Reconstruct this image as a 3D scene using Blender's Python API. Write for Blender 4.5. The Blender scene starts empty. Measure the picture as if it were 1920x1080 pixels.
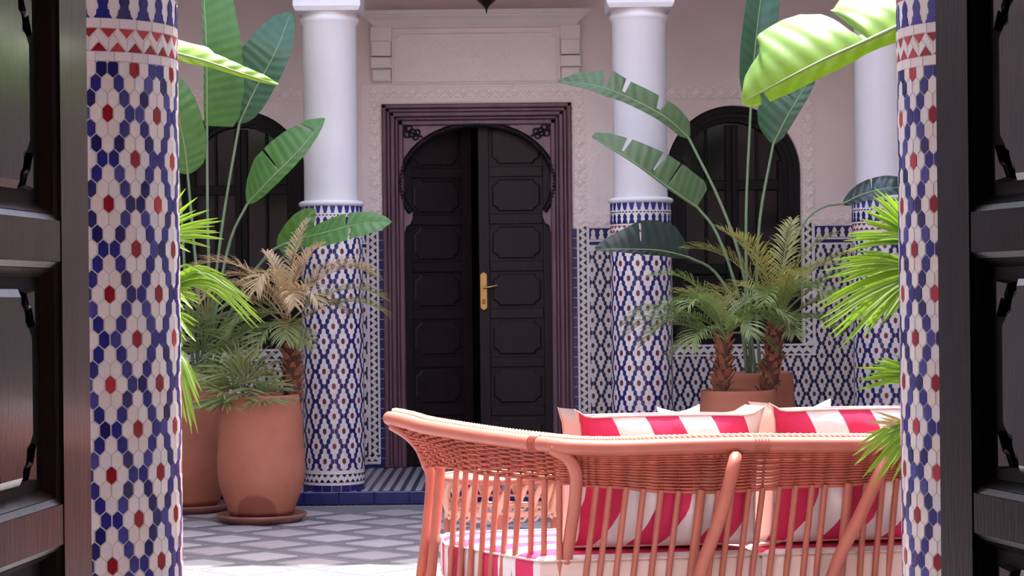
import bpy, math, random
from mathutils import Vector, Matrix
random.seed(7)
R = random.Random(11)
C = bpy.context.scene.collection
scene = bpy.context.scene
PI = math.pi

# ------------------------------------------------------------------ camera, sky, sun, exposure
F = 3900.0            # focal length in pixels of a 1920 wide frame
HCAM = 1.415
ROLL = 0.0105
SHIFT = 15.0
cr, sr = math.cos(ROLL), math.sin(ROLL)
cam_data = bpy.data.cameras.new('camera')
cam = bpy.data.objects.new('camera', cam_data)
C.objects.link(cam)
cam_data.sensor_width = 36.0
cam_data.lens = 36.0 * F / 1920.0
cam_data.shift_y = SHIFT / 1920.0
cam_data.clip_start = 0.05
m = Matrix(((cr, sr, 0, 0), (0, 0, -1, 0), (-sr, cr, 0, HCAM), (0, 0, 0, 1)))
cam.matrix_world = m
scene.camera = cam

world = bpy.data.worlds.new('world')
scene.world = world
world.use_nodes = True
wn = world.node_tree.nodes
wl_ = world.node_tree.links
wn.clear()
sky = wn.new('ShaderNodeTexSky')
sky.sky_type = 'NISHITA'
sky.sun_disc = False
sky.sun_elevation = math.radians(67)
sky.sun_rotation = math.radians(14)
sky.air_density = 1.0
sky.dust_density = 2.5
sky.ozone_density = 0.6
bg = wn.new('ShaderNodeBackground')
bg.inputs['Strength'].default_value = 0.55
wo = wn.new('ShaderNodeOutputWorld')
wl_.new(sky.outputs[0], bg.inputs[0])
wl_.new(bg.outputs[0], wo.inputs[0])

SUN_EL, SUN_AZ = math.radians(68), math.radians(14)
sd = bpy.data.lights.new('sun', 'SUN')
sd.energy = 8.0
sd.angle = math.radians(0.53)
sd.color = (1.0, 0.97, 0.93)
sun = bpy.data.objects.new('sun', sd)
C.objects.link(sun)
sdir = Vector((math.sin(SUN_AZ) * math.cos(SUN_EL), math.cos(SUN_AZ) * math.cos(SUN_EL), math.sin(SUN_EL)))
sun.rotation_euler = sdir.to_track_quat('Z', 'Y').to_euler()
sun.location = (3, 12, 14)

scene.view_settings.view_transform = 'Standard'
scene.view_settings.look = 'None'
scene.view_settings.exposure = 1.08
scene.view_settings.gamma = 1.0
scene.view_settings.use_curve_mapping = False
scene.cycles.max_bounces = 10
scene.cycles.diffuse_bounces = 6
scene.cycles.glossy_bounces = 3
scene.cycles.transmission_bounces = 4
scene.cycles.sample_clamp_indirect = 6.0
scene.cycles.caustics_reflective = False
scene.cycles.caustics_refractive = False


def P(px, py, D):
    """The place at depth D that the photograph shows at (px, py)."""
    dx, v = px - 960.0, 540.0 - py + SHIFT
    return Vector(((dx * cr + v * sr) * D / F, D, HCAM + (-dx * sr + v * cr) * D / F))


# ------------------------------------------------------------------ materials
def lin(c):
    return tuple((x / 12.92 if x <= 0.04045 else ((x + 0.055) / 1.055) ** 2.4) for x in (v / 255.0 for v in c))


def mat(name, rgb, rough=0.6, var=0.0, scale=8.0, bump=0.0, bscale=60.0, spec=0.5, trans=0.0, transrgb=None, coat=0.0,
        stretch=(1, 1, 1), rgb2=None):
    mt = bpy.data.materials.new(name)
    mt.use_nodes = True
    nt = mt.node_tree
    N, L = nt.nodes, nt.links
    b = N['Principled BSDF']
    out = N['Material Output']
    col = lin(rgb) + (1,)
    b.inputs['Base Color'].default_value = col
    b.inputs['Roughness'].default_value = rough
    b.inputs['Specular IOR Level'].default_value = spec
    b.inputs['Coat Weight'].default_value = coat
    b.inputs['Coat Roughness'].default_value = 0.12
    tc = N.new('ShaderNodeTexCoord')
    mp = N.new('ShaderNodeMapping')
    mp.inputs['Scale'].default_value = stretch
    L.new(tc.outputs['Object'], mp.inputs['Vector'])
    if var > 0 or rgb2:
        nz = N.new('ShaderNodeTexNoise')
        nz.inputs['Scale'].default_value = scale
        nz.inputs['Detail'].default_value = 5
        L.new(mp.outputs[0], nz.inputs['Vector'])
        rp = N.new('ShaderNodeValToRGB')
        rp.color_ramp.elements[0].position = 0.3
        rp.color_ramp.elements[1].position = 0.72
        c1 = col if not rgb2 else col
        c2 = lin(rgb2) + (1,) if rgb2 else tuple(min(1, x * (1 + var)) for x in col[:3]) + (1,)
        if not rgb2:
            c1 = tuple(x * (1 - var) for x in col[:3]) + (1,)
        rp.color_ramp.elements[0].color = c1
        rp.color_ramp.elements[1].color = c2
        L.new(nz.outputs['Fac'], rp.inputs[0])
        L.new(rp.outputs[0], b.inputs['Base Color'])
    if bump > 0:
        n2 = N.new('ShaderNodeTexNoise')
        n2.inputs['Scale'].default_value = bscale
        n2.inputs['Detail'].default_value = 4
        L.new(mp.outputs[0], n2.inputs['Vector'])
        bp = N.new('ShaderNodeBump')
        bp.inputs['Strength'].default_value = bump
        bp.inputs['Distance'].default_value = 0.01
        L.new(n2.outputs['Fac'], bp.inputs['Height'])
        L.new(bp.outputs[0], b.inputs['Normal'])
    if trans > 0:
        tr = N.new('ShaderNodeBsdfTranslucent')
        tr.inputs['Color'].default_value = lin(transrgb or rgb) + (1,)
        mx = N.new('ShaderNodeMixShader')
        mx.inputs[0].default_value = trans
        L.new(b.outputs[0], mx.inputs[1])
        L.new(tr.outputs[0], mx.inputs[2])
        L.new(mx.outputs[0], out.inputs[0])
    return mt


def stripe_mat(name, rgb_a, rgb_b, duty=0.5):
    """Woven stripes along the first UV axis (one pair of stripes per unit)."""
    mt = mat(name, rgb_a, 0.85, bump=0.25, bscale=300)
    nt = mt.node_tree
    N, L = nt.nodes, nt.links
    uv = N.new('ShaderNodeUVMap')
    uv.uv_map = 'UVMap'
    sp = N.new('ShaderNodeSeparateXYZ')
    fr = N.new('ShaderNodeMath'); fr.operation = 'FRACT'
    gt = N.new('ShaderNodeMath'); gt.operation = 'GREATER_THAN'; gt.inputs[1].default_value = duty
    mx = N.new('ShaderNodeMix'); mx.data_type = 'RGBA'
    mx.inputs[6].default_value = lin(rgb_a) + (1,)
    mx.inputs[7].default_value = lin(rgb_b) + (1,)
    L.new(uv.outputs[0], sp.inputs[0]); L.new(sp.outputs[0], fr.inputs[0]); L.new(fr.outputs[0], gt.inputs[0])
    L.new(gt.outputs[0], mx.inputs[0]); L.new(mx.outputs[2], N['Principled BSDF'].inputs['Base Color'])
    return mt


def leaf_mat(name, rgb, rgb2, trans, transrgb, rough=0.35, veins=60.0):
    """Broad leaf: fine cross veins along the first UV axis, paler along the midrib."""
    mt = mat(name, rgb, rough, trans=trans, transrgb=transrgb)
    nt = mt.node_tree
    N, L = nt.nodes, nt.links
    b = N['Principled BSDF']
    uv = N.new('ShaderNodeUVMap'); uv.uv_map = 'UVMap'
    sp = N.new('ShaderNodeSeparateXYZ')
    L.new(uv.outputs[0], sp.inputs[0])
    # veins lean forward: phase = u * veins - v * lean
    a = N.new('ShaderNodeMath'); a.operation = 'MULTIPLY'; a.inputs[1].default_value = veins
    v2 = N.new('ShaderNodeMath'); v2.operation = 'MULTIPLY'; v2.inputs[1].default_value = 5.0
    s = N.new('ShaderNodeMath'); s.operation = 'SUBTRACT'
    sn = N.new('ShaderNodeMath'); sn.operation = 'SINE'
    L.new(sp.outputs[0], a.inputs[0]); L.new(sp.outputs[1], v2.inputs[0])
    L.new(a.outputs[0], s.inputs[0]); L.new(v2.outputs[0], s.inputs[1]); L.new(s.outputs[0], sn.inputs[0])
    bp = N.new('ShaderNodeBump'); bp.inputs['Strength'].default_value = 0.35; bp.inputs['Distance'].default_value = 0.004
    L.new(sn.outputs[0], bp.inputs['Height']); L.new(bp.outputs[0], b.inputs['Normal'])
    nz = N.new('ShaderNodeTexNoise'); nz.inputs['Scale'].default_value = 5
    L.new(uv.outputs[0], nz.inputs['Vector'])
    ad = N.new('ShaderNodeMath'); ad.operation = 'MULTIPLY_ADD'; ad.inputs[1].default_value = 0.18
    L.new(sn.outputs[0], ad.inputs[0]); L.new(nz.outputs['Fac'], ad.inputs[2])
    mx = N.new('ShaderNodeMix'); mx.data_type = 'RGBA'
    mx.inputs[6].default_value = lin(rgb) + (1,)
    mx.inputs[7].default_value = lin(rgb2) + (1,)
    L.new(ad.outputs[0], mx.inputs[0]); L.new(mx.outputs[2], b.inputs['Base Color'])
    return mt


M = {}
M['plaster'] = mat('plaster', (242, 226, 220), 0.85, 0.04, 3, 0.15, 40)
M['plaster_panel'] = mat('plaster_panel', (246, 236, 232), 0.85, 0.03, 4, 0.5, 28)
M['carved'] = mat('carved_plaster', (250, 240, 234), 0.85, 0.04, 12, 0.2, 60)
M['white_paint'] = mat('white_paint', (220, 216, 216), 0.6, 0.02, 5)
M['upper'] = mat('upper_plaster', (228, 224, 224), 0.9, 0.03, 2)
M['ceiling'] = mat('ceiling_paint', (240, 230, 228), 0.9, 0.03, 2)
M['w1'] = mat('glaze_white', (226, 219, 216), 0.30, 0.04, 30)
M['w2'] = mat('glaze_white_warm', (222, 211, 205), 0.30, 0.04, 30)
M['w3'] = mat('glaze_white_cool', (218, 215, 216), 0.30, 0.04, 30)
M['b1'] = mat('glaze_blue', (40, 42, 124), 0.25, 0.2, 40)
M['b2'] = mat('glaze_blue_dark', (30, 28, 94), 0.25, 0.2, 40)
M['b3'] = mat('glaze_blue_worn', (64, 64, 140), 0.30, 0.25, 40)
M['r1'] = mat('glaze_red', (140, 22, 34), 0.28, 0.2, 40)
M['r2'] = mat('glaze_red_pale', (176, 52, 62), 0.3, 0.2, 40)
M['k1'] = mat('glaze_ink', (30, 20, 42), 0.3, 0.2, 40)
M['grout'] = mat('tile_grout', (222, 218, 216), 0.9)
M['beige'] = mat('glaze_beige', (206, 180, 160), 0.35, 0.06, 30)
M['step_blue'] = mat('step_blue_glaze', (28, 32, 92), 0.22, 0.25, 20)
M['floor_grey'] = mat('floor_grey_stone', (106, 103, 108), 0.55, 0.12, 18, 0.1, 80)
M['floor_grey2'] = mat('floor_grey_band', (124, 120, 125), 0.5, 0.1, 18, 0.1, 80)
M['floor_white'] = mat('floor_pale_marble', (166, 159, 162), 0.42, 0.05, 6)
M['floor_white2'] = mat('floor_pale_marble_pinkish', (158, 148, 152), 0.42, 0.05, 6)
M['stripe_dark'] = mat('gallery_tile_dark', (62, 58, 76), 0.4, 0.15, 20)
M['stripe_light'] = mat('gallery_tile_light', (158, 152, 160), 0.4, 0.1, 20)
M['door_wood'] = mat('far_door_wood', (26, 16, 19), 0.48, 0.35, 5, 0.15, 30, spec=0.25, stretch=(3, 3, .4))
M['door_frame_wood'] = mat('far_door_frame_wood', (100, 68, 80), 0.40, 0.25, 5, 0.15, 30, stretch=(3, 3, .4))
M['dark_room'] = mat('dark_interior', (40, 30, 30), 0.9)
M['leaf_wood'] = mat('varnished_wood_lit', (98, 74, 64), 0.32, 0.3, 6, 0.12, 40, stretch=(4, 4, .4), coat=0.3)  # light on the left leaf is put into this paler wood colour
M['leaf_wood_r'] = mat('varnished_wood_shaded', (20, 17, 16), 0.4, 0.3, 6, 0.12, 40, spec=.22, stretch=(4, 4, .4), coat=0.12)  # same door wood, shade on the right side painted in as near-black
M['recess_wood'] = mat('recess_wood_shaded', (10, 8, 8), 0.5, spec=.2)  # shade of the deep panel recesses put into the colour
M['panel_wood'] = mat('panel_dark_wood', (30, 21, 20), 0.25, 0.25, 6, 0.1, 40, stretch=(4, 4, .4), coat=0.5)
M['brass'] = mat('aged_brass', (176, 140, 84), 0.35)
M['brass'].node_tree.nodes['Principled BSDF'].inputs['Metallic'].default_value = 0.85
M['iron'] = mat('dark_iron', (46, 34, 34), 0.45)
M['iron'].node_tree.nodes['Principled BSDF'].inputs['Metallic'].default_value = 0.6
M['glass'] = mat('dark_window_glass', (16, 14, 18), 0.12)
M['wicker'] = mat('rattan_strand', (172, 88, 68), 0.45, 0.16, 14)
M['cane'] = mat('rattan_pole', (176, 100, 82), 0.38, 0.10, 9)
M['cane2'] = mat('rattan_pole_pale', (218, 168, 142), 0.4, 0.10, 9)
M['stripes'] = stripe_mat('striped_fabric', (206, 44, 92), (226, 218, 217))
M['gusset'] = mat('cream_fabric', (216, 190, 180), 0.9, 0.03, 10, 0.2, 250)
M['whitefab'] = mat('white_fabric', (238, 230, 228), 0.9, 0.02, 10, 0.2, 250)
M['piping'] = mat('pink_piping', (206, 60, 98), 0.85)
M['terra'] = mat('terracotta', (158, 92, 72), 0.8, scale=3.2, bump=0.15, bscale=40, rgb2=(182, 116, 90))
M['terra_stain'] = mat('terracotta_stained', (166, 98, 78), 0.8, scale=3.2, bump=0.15, bscale=40, rgb2=(182, 116, 90))
_n = M['terra_stain'].node_tree.nodes; _l = M['terra_stain'].node_tree.links
_tc = _n.new('ShaderNodeTexCoord'); _d = _n.new('ShaderNodeVectorMath'); _d.operation = 'DISTANCE'
_d.inputs[1].default_value = (-.01, -.235, .02)
_r = _n.new('ShaderNodeMapRange'); _r.inputs[1].default_value = .150; _r.inputs[2].default_value = .135
_m = _n.new('ShaderNodeMix'); _m.data_type = 'RGBA'; _m.inputs[7].default_value = lin((122, 58, 48)) + (1,)
_s = _n.new('ShaderNodeMath'); _s.operation = 'MULTIPLY'; _s.inputs[1].default_value = .62
_b = _n['Principled BSDF']; _src = _b.inputs['Base Color'].links[0].from_socket
_l.new(_tc.outputs['Object'], _d.inputs[0]); _l.new(_d.outputs['Value'], _r.inputs[0]); _l.new(_r.outputs[0], _s.inputs[0]); _l.new(_s.outputs[0], _m.inputs[0])
_l.new(_src, _m.inputs[6]); _l.new(_m.outputs[2], _b.inputs['Base Color'])
M['terra_dark'] = mat('terracotta_damp', (150, 82, 62), 0.8, scale=6, rgb2=(176, 100, 74), bump=0.1)
M['saucer'] = mat('terracotta_saucer', (140, 92, 82), 0.7, 0.2, 8)
M['soil'] = mat('soil', (60, 44, 34), 0.95, 0.3, 30, 0.8, 40)
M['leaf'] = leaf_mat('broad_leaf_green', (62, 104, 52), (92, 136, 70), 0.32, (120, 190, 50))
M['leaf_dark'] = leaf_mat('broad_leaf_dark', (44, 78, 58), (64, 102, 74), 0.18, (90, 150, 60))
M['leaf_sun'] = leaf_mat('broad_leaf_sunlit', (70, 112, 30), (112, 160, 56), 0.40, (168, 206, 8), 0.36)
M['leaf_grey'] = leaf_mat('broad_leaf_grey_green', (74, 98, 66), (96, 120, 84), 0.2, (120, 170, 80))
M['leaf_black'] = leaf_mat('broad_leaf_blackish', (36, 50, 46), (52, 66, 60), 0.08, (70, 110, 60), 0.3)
M['window_wood'] = mat('window_dark_wood', (16, 10, 12), 0.5, 0.3, 5, 0.15, 30, spec=0.2, stretch=(3, 3, .4))
M['spandrel'] = mat('spandrel_wood', (130, 96, 112), 0.4, 0.2, 5, 0.15, 30, stretch=(3, 3, .4))
M['rd'] = mat('glaze_red_dark', (78, 30, 42), 0.3, 0.2, 40)
M['r3'] = mat('glaze_red_brown', (112, 42, 50), 0.3, 0.2, 40)
M['b4'] = mat('glaze_navy', (28, 21, 64), 0.3, 0.25, 40)
M['b5'] = mat('glaze_blue_muted', (38, 32, 96), 0.3, 0.25, 40)
M['rib'] = mat('leaf_rib', (150, 170, 120), 0.45, trans=0.2)
M['stalk'] = mat('leaf_stalk', (110, 130, 96), 0.5, 0.12, 6)
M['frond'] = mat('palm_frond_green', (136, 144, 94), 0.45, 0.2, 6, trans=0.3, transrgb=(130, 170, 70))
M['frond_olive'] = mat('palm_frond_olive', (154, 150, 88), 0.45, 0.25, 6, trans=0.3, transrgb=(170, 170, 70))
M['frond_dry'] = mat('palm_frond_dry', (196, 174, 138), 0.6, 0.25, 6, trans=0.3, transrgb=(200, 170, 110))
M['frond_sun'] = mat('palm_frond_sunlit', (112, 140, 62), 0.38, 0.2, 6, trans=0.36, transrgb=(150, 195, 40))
M['boot'] = mat('palm_trunk_boot', (146, 92, 66), 0.85, 0.35, 14, 0.4, 40)
M['trunkcore'] = mat('palm_trunk_core', (84, 54, 42), 0.9, 0.3, 14, 0.5, 40)
M['flower'] = mat('red_flower', (206, 60, 78), 0.5, trans=0.2)


# ------------------------------------------------------------------ mesh helpers
ORG = {}


class MB:
    def __init__(self):
        self.v, self.f, self.m, self.s, self.uv = [], [], [], [], None

    def add(self, vs, fs, mi=0, smooth=False):
        o = len(self.v)
        self.v.extend([tuple(p) for p in vs])
        for f in fs:
            self.f.append(tuple(i + o for i in f)); self.m.append(mi); self.s.append(smooth)
        return o

    def box(self, x0, x1, y0, y1, z0, z1, mi=0):
        vs = [(x, y, z) for z in (z0, z1) for y in (y0, y1) for x in (x0, x1)]
        self.add(vs, [(0, 2, 3, 1), (4, 5, 7, 6), (0, 1, 5, 4), (2, 6, 7, 3), (0, 4, 6, 2), (1, 3, 7, 5)], mi)

    def bbox(self, x0, x1, y0, y1, z0, z1, b, mi=0):
        """Box with its edges on the front (-y) chamfered by b."""
        a = [(x0, y1, z0), (x1, y1, z0), (x1, y1, z1), (x0, y1, z1)]
        c = [(x0, y0 + b, z0), (x1, y0 + b, z0), (x1, y0 + b, z1), (x0, y0 + b, z1)]
        d = [(x0 + b, y0, z0 + b), (x1 - b, y0, z0 + b), (x1 - b, y0, z1 - b), (x0 + b, y0, z1 - b)]
        fs = [(3, 2, 1, 0), (8, 9, 10, 11)]
        for i in range(4):
            j = (i + 1) % 4
            fs.append((i, j, 4 + j, 4 + i)); fs.append((4 + i, 4 + j, 8 + j, 8 + i))
        self.add(a + c + d, fs, mi)

    def plate(self, poly, fn, d0, d1, bev=0.0, mi=0):
        """Polygon (x, z) extruded from depth d0 (back) to d1 (front); fn(x, z, d) gives the place."""
        n = len(poly)
        cx = sum(p[0] for p in poly) / n; cz = sum(p[1] for p in poly) / n
        vs = [fn(x, z, d0) for x, z in poly]
        if bev:
            vs += [fn(x, z, d1 + (d0 - d1) * .35) for x, z in poly]
            sc = []
            for x, z in poly:
                l = math.hypot(x - cx, z - cz) or 1
                k = max(0.0, 1 - bev / l)
                sc.append((cx + (x - cx) * k, cz + (z - cz) * k))
            vs += [fn(x, z, d1) for x, z in sc]
            layers = 3
        else:
            vs += [fn(x, z, d1) for x, z in poly]
            layers = 2
        fs = [tuple(range((layers - 1) * n, layers * n))]
        for l in range(layers - 1):
            for i in range(n):
                j = (i + 1) % n
                fs.append((l * n + i, l * n + j, (l + 1) * n + j, (l + 1) * n + i))
        self.add(vs, fs, mi)

    def tube(self, pts, r, n=8, mi=0, caps=True, smooth=True):
        pts = [Vector(p) for p in pts]
        k = len(pts)
        rs = r if isinstance(r, (list, tuple)) else [r] * k
        T0 = (pts[1] - pts[0]).normalized()
        U = T0.cross(Vector((0, 0, 1)))
        if U.length < 1e-3:
            U = T0.cross(Vector((0, 1, 0)))
        U.normalize()
        vs = []
        for i, p in enumerate(pts):
            T = (pts[min(i + 1, k - 1)] - pts[max(i - 1, 0)])
            if T.length < 1e-9:
                T = T0
            T.normalize()
            U = (U - T * U.dot(T))
            if U.length < 1e-6:
                U = T.orthogonal()
            U.normalize()
            W = T.cross(U)
            for j in range(n):
                a = 2 * PI * j / n
                vs.append(p + (U * math.cos(a) + W * math.sin(a)) * rs[i])
        fs = []
        for i in range(k - 1):
            for j in range(n):
                jj = (j + 1) % n
                fs.append((i * n + j, i * n + jj, (i + 1) * n + jj, (i + 1) * n + j))
        o = self.add(vs, fs, mi, smooth)
        if caps:
            self.add(vs[:n], [tuple(reversed(range(n)))], mi)      # caps keep their own corners
            self.add(vs[(k - 1) * n:], [tuple(range(n))], mi)

    def lathe(self, prof, cx, cy, n=48, mi=0, smooth=True, caps=True):
        vs, fs = [], []
        for r, z in prof:
            for j in range(n):
                a = 2 * PI * j / n
                vs.append((cx + r * math.sin(a), cy - r * math.cos(a), z))
        k = len(prof)
        for i in range(k - 1):
            for j in range(n):
                jj = (j + 1) % n
                fs.append((i * n + j, i * n + jj, (i + 1) * n + jj, (i + 1) * n + j))
        o = self.add(vs, fs, mi, smooth)
        if caps:
            self.add(vs[:n], [tuple(reversed(range(n)))], mi)      # caps keep their own corners
            self.add(vs[(k - 1) * n:], [tuple(range(n))], mi)

    def mesh(self, name, mats, org=Vector((0, 0, 0))):
        me = bpy.data.meshes.new(name)
        me.from_pydata([(x - org[0], y - org[1], z - org[2]) for x, y, z in self.v], [], self.f)
        if not isinstance(mats, (list, tuple)):
            mats = [mats]
        for q in mats:
            me.materials.append(q)
        me.polygons.foreach_set('material_index', self.m)
        me.polygons.foreach_set('use_smooth', self.s)
        if self.uv:
            l = me.uv_layers.new(name='UVMap')
            flat = []
            for lp in me.loops:
                flat.extend(self.uv[lp.vertex_index])
            l.data.foreach_set('uv', flat)
        me.update()
        return me

    def build(self, name, mats, parent=None, local=False, org=None):
        """One mesh object.  Vertices are given in world space unless local."""
        if org is None:
            org = Vector((0, 0, 0)) if local else (ORG[parent.name] if parent else Vector((0, 0, 0)))
        me = self.mesh(name, mats, Vector(org))
        ob = bpy.data.objects.new(name, me)
        C.objects.link(ob)
        if parent:
            ob.parent = parent
        else:
            ob.location = org
        ORG[ob.name] = Vector(org)
        return ob


def tag(o, label=None, cat=None, group=None, kind=None):
    if label: o['label'] = label
    if cat: o['category'] = cat
    if group: o['group'] = group
    if kind: o['kind'] = kind
    return o


def empty(name, loc, rz=0.0):
    o = bpy.data.objects.new(name, None)
    C.objects.link(o)
    o.location = loc
    o.rotation_euler = (0, 0, rz)
    o.empty_display_size = 0.1
    ORG[o.name] = Vector(loc)
    return o


def spline(pts, n):
    """Catmull-Rom through pts, n+1 samples."""
    pts = [Vector(p) for p in pts]
    if len(pts) == 2:
        return [pts[0].lerp(pts[1], i / n) for i in range(n + 1)]
    ext = [pts[0] * 2 - pts[1]] + pts + [pts[-1] * 2 - pts[-2]]
    k = len(pts) - 1
    out = []
    for i in range(n + 1):
        t = i / n * k
        s = min(int(t), k - 1)
        u = t - s
        a, b, c, d = ext[s:s + 4]
        out.append(0.5 * ((2 * b) + (c - a) * u + (2 * a - 5 * b + 4 * c - d) * u * u + (3 * b - a - 3 * c + d) * u ** 3))
    return out


def interp(tab, t):
    """Piecewise linear table [(t, v)...]."""
    if t <= tab[0][0]: return tab[0][1]
    for (a, x), (b, y) in zip(tab, tab[1:]):
        if t <= b:
            return x + (y - x) * (t - a) / (b - a if b > a else 1)
    return tab[-1][1]


def clip(poly, x0, x1, z0, z1):
    for ax, lim, sg in ((0, x0, 1), (0, x1, -1), (1, z0, 1), (1, z1, -1)):
        out = []
        for i in range(len(poly)):
            a, b = poly[i - 1], poly[i]
            da, db = (a[ax] - lim) * sg, (b[ax] - lim) * sg
            if (da >= 0) != (db >= 0):
                t = da / (da - db)
                out.append((a[0] + (b[0] - a[0]) * t, a[1] + (b[1] - a[1]) * t))
            if db >= 0:
                out.append(b)
        poly = out
        if len(poly) < 3: return None
    return poly
# ------------------------------------------------------------------ the setting
WY = 16.2             # face of the far wall
EDGE = 14.15          # front edge of the raised gallery floor
GZ = 0.09             # its height
CEIL = 3.95


def S(name, mb, mats, parent=None):
    o = mb.build(name, mats, parent)
    if parent is None:
        o['kind'] = 'structure'
    return o


# courtyard floor: grey stone bed with pale rhombus tiles
mb = MB(); mb.box(-6, 6, -1.5, EDGE + .02, -.12, 0, 0)
floor = S('floor', mb, M['floor_grey'])
HX, HY = .305, .2825
tile_me = []
for mname in ('floor_white', 'floor_white2'):
    t = MB()
    ax, ay, b = .198, .183, .004
    vs = [(ax, 0, 0), (0, ay, 0), (-ax, 0, 0), (0, -ay, 0), (ax - b, 0, .004), (0, ay - b, .004), (-ax + b, 0, .004), (0, -ay + b, .004)]
    t.add(vs, [(4, 5, 6, 7)] + [(i, (i + 1) % 4, 4 + (i + 1) % 4, 4 + i) for i in range(4)])
    tile_me.append(t.mesh('floor_tile', M[mname]))
ring = MB()
for i in range(-13, 14):
    for j in range(0, 33):
        if (i + j) % 2: continue
        x, y = -.775 + i * HX, 13.66 - j * HY
        if not (-3.1 < x < 2.9 and 5.0 < y < 13.9): continue
        o = bpy.data.objects.new('floor_tile', R.choice(tile_me))
        C.objects.link(o); o.parent = floor; o.location = (x, y, 0)
        for k in range(4):
            c = [(1, 0), (0, 1), (-1, 0), (0, -1)]
            (p, q), (r_, s_) = c[k], c[(k + 1) % 4]
            A, B = (.262, .243), (.226, .209)
            ring.add([(x + p * A[0], y + q * A[1], .0015), (x + r_ * A[0], y + s_ * A[1], .0015),
                      (x + r_ * B[0], y + s_ * B[1], .0015), (x + p * B[0], y + q * B[1], .0015)], [(0, 1, 2, 3)])
rg = ring.build('floor_border_strips', M['floor_grey2'], floor); rg['kind'] = 'stuff'
mos = MB()
for k in range(150):
    x = -3.3 + k * .04
    mos.box(x, x + .018, EDGE - .075 + (.0), EDGE - .05, 0, .003, 0)
    mos.box(x + .02, x + .038, EDGE - .045, EDGE - .02, 0, .003, 0)
mo = mos.build('border_mosaic', M['floor_white'], floor); mo['kind'] = 'stuff'

# raised gallery floor: dark and pale stripes, blue tiled edge
mb = MB(); mb.box(-6, 6, EDGE, 19.5, -.1, GZ - .004)
gal = S('floor_gallery', mb, M['stripe_dark'])
st = MB()
x = -4.6
while x < 4.6:
    for k in range(9):
        y0 = EDGE + .03 + k * .23
        st.bbox(x, x + .042, y0, y0 + .226, GZ - .006, GZ, .001)
    x += .074
so = st.build('stripe_tiles', M['stripe_light'], gal); so['kind'] = 'stuff'
x = -4.55
while x < 4.5:
    t = MB(); t.bbox(x, x + .236, EDGE - .012, EDGE + .03, .008, GZ + .004, .004)
    t.build('step_tile', M['step_blue'], gal)
    x += .24

# far wall with door and two arched openings
DX0, DX1, DZ1 = -.998, .475, 2.915
ARCH = [(-2.118, 2.36), (1.735, 2.357)]
AR, SILL = .525, 1.02
mb = MB()


def rect(x0, x1, z0, z1, y=WY, mi=0):
    mb.add([(x0, y, z0), (x1, y, z0), (x1, y, z1), (x0, y, z1)], [(0, 1, 2, 3)], mi)


TOPZ = CEIL + .1
rect(-5.2, ARCH[0][0] - AR, 0, TOPZ); rect(ARCH[0][0] + AR, DX0, 0, TOPZ)
rect(DX0, DX1, DZ1, TOPZ); rect(DX1, ARCH[1][0] - AR, 0, TOPZ); rect(ARCH[1][0] + AR, 5.2, 0, TOPZ)
for xc, zc in ARCH:
    rect(xc - AR, xc + AR, 0, SILL)
    n = 28
    arc = [(xc - AR * math.cos(PI * i / n), zc + AR * math.sin(PI * i / n)) for i in range(n + 1)]
    for (a, za), (b_, zb) in zip(arc, arc[1:]):
        mb.add([(a, WY, za), (b_, WY, zb), (b_, WY, TOPZ), (a, WY, TOPZ)], [(0, 1, 2, 3)])
    loop = [(xc - AR, SILL)] + arc + [(xc + AR, SILL)]
    for (a, za), (b_, zb) in zip(loop, loop[1:] + loop[:1]):
        mb.add([(a, WY, za), (b_, WY, zb), (b_, WY + .3, zb), (a, WY + .3, za)], [(0, 1, 2, 3)])
lp = [(DX0, 0), (DX0, DZ1), (DX1, DZ1), (DX1, 0)]
for (a, za), (b_, zb) in zip(lp, lp[1:]):
    mb.add([(a, WY, za), (b_, WY, zb), (b_, WY + .3, zb), (a, WY + .3, za)], [(0, 1, 2, 3)])
mb.box(-5.2, -2.9, WY + .3, WY + .35, 0, TOPZ); mb.box(-1.5, DX0, WY + .3, WY + .35, 0, TOPZ)
mb.box(DX1, 1.1, WY + .3, WY + .35, 0, TOPZ); mb.box(2.4, 5.2, WY + .3, WY + .35, 0, TOPZ)
wall_far = S('wall_far', mb, M['plaster'])


def wfn(x, z, d):
    return (x, WY - d, z)


def frieze(mb, x0, x1, z0, z1):
    """Band of carved lozenges."""
    mb.plate([(x0, z0), (x1, z0), (x1, z1), (x0, z1)], wfn, 0, .012)
    w, h = x1 - x0, z1 - z0
    if w > h:
        n = max(1, round(w / .10)); s = w / n
        cs = [(x0 + (i + .5) * s, (z0 + z1) / 2) for i in range(n)]
    else:
        n = max(1, round(h / .10)); s = h / n
        cs = [((x0 + x1) / 2, z0 + (i + .5) * s) for i in range(n)]
    t = min(w, h)
    for cx, cz in cs:
        for q, d in ((.46, .026), (.26, .040)):
            a = q * t
            mb.plate([(cx - a, cz), (cx, cz - a), (cx + a, cz), (cx, cz + a)], wfn, .012, d, .004, 1)
        for sx in (-1, 1):
            for sz in (-1, 1):
                ex, ez = cx + sx * s * .42, cz + sz * t * .36
                a = .10 * t
                mb.plate([(ex - a, ez), (ex, ez - a), (ex + a, ez), (ex, ez + a)], wfn, .012, .03, 0, 1)


def px_x(px, py=540): return P(px, py, WY).x
def px_z(px, py): return P(px, py, WY).z


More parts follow.
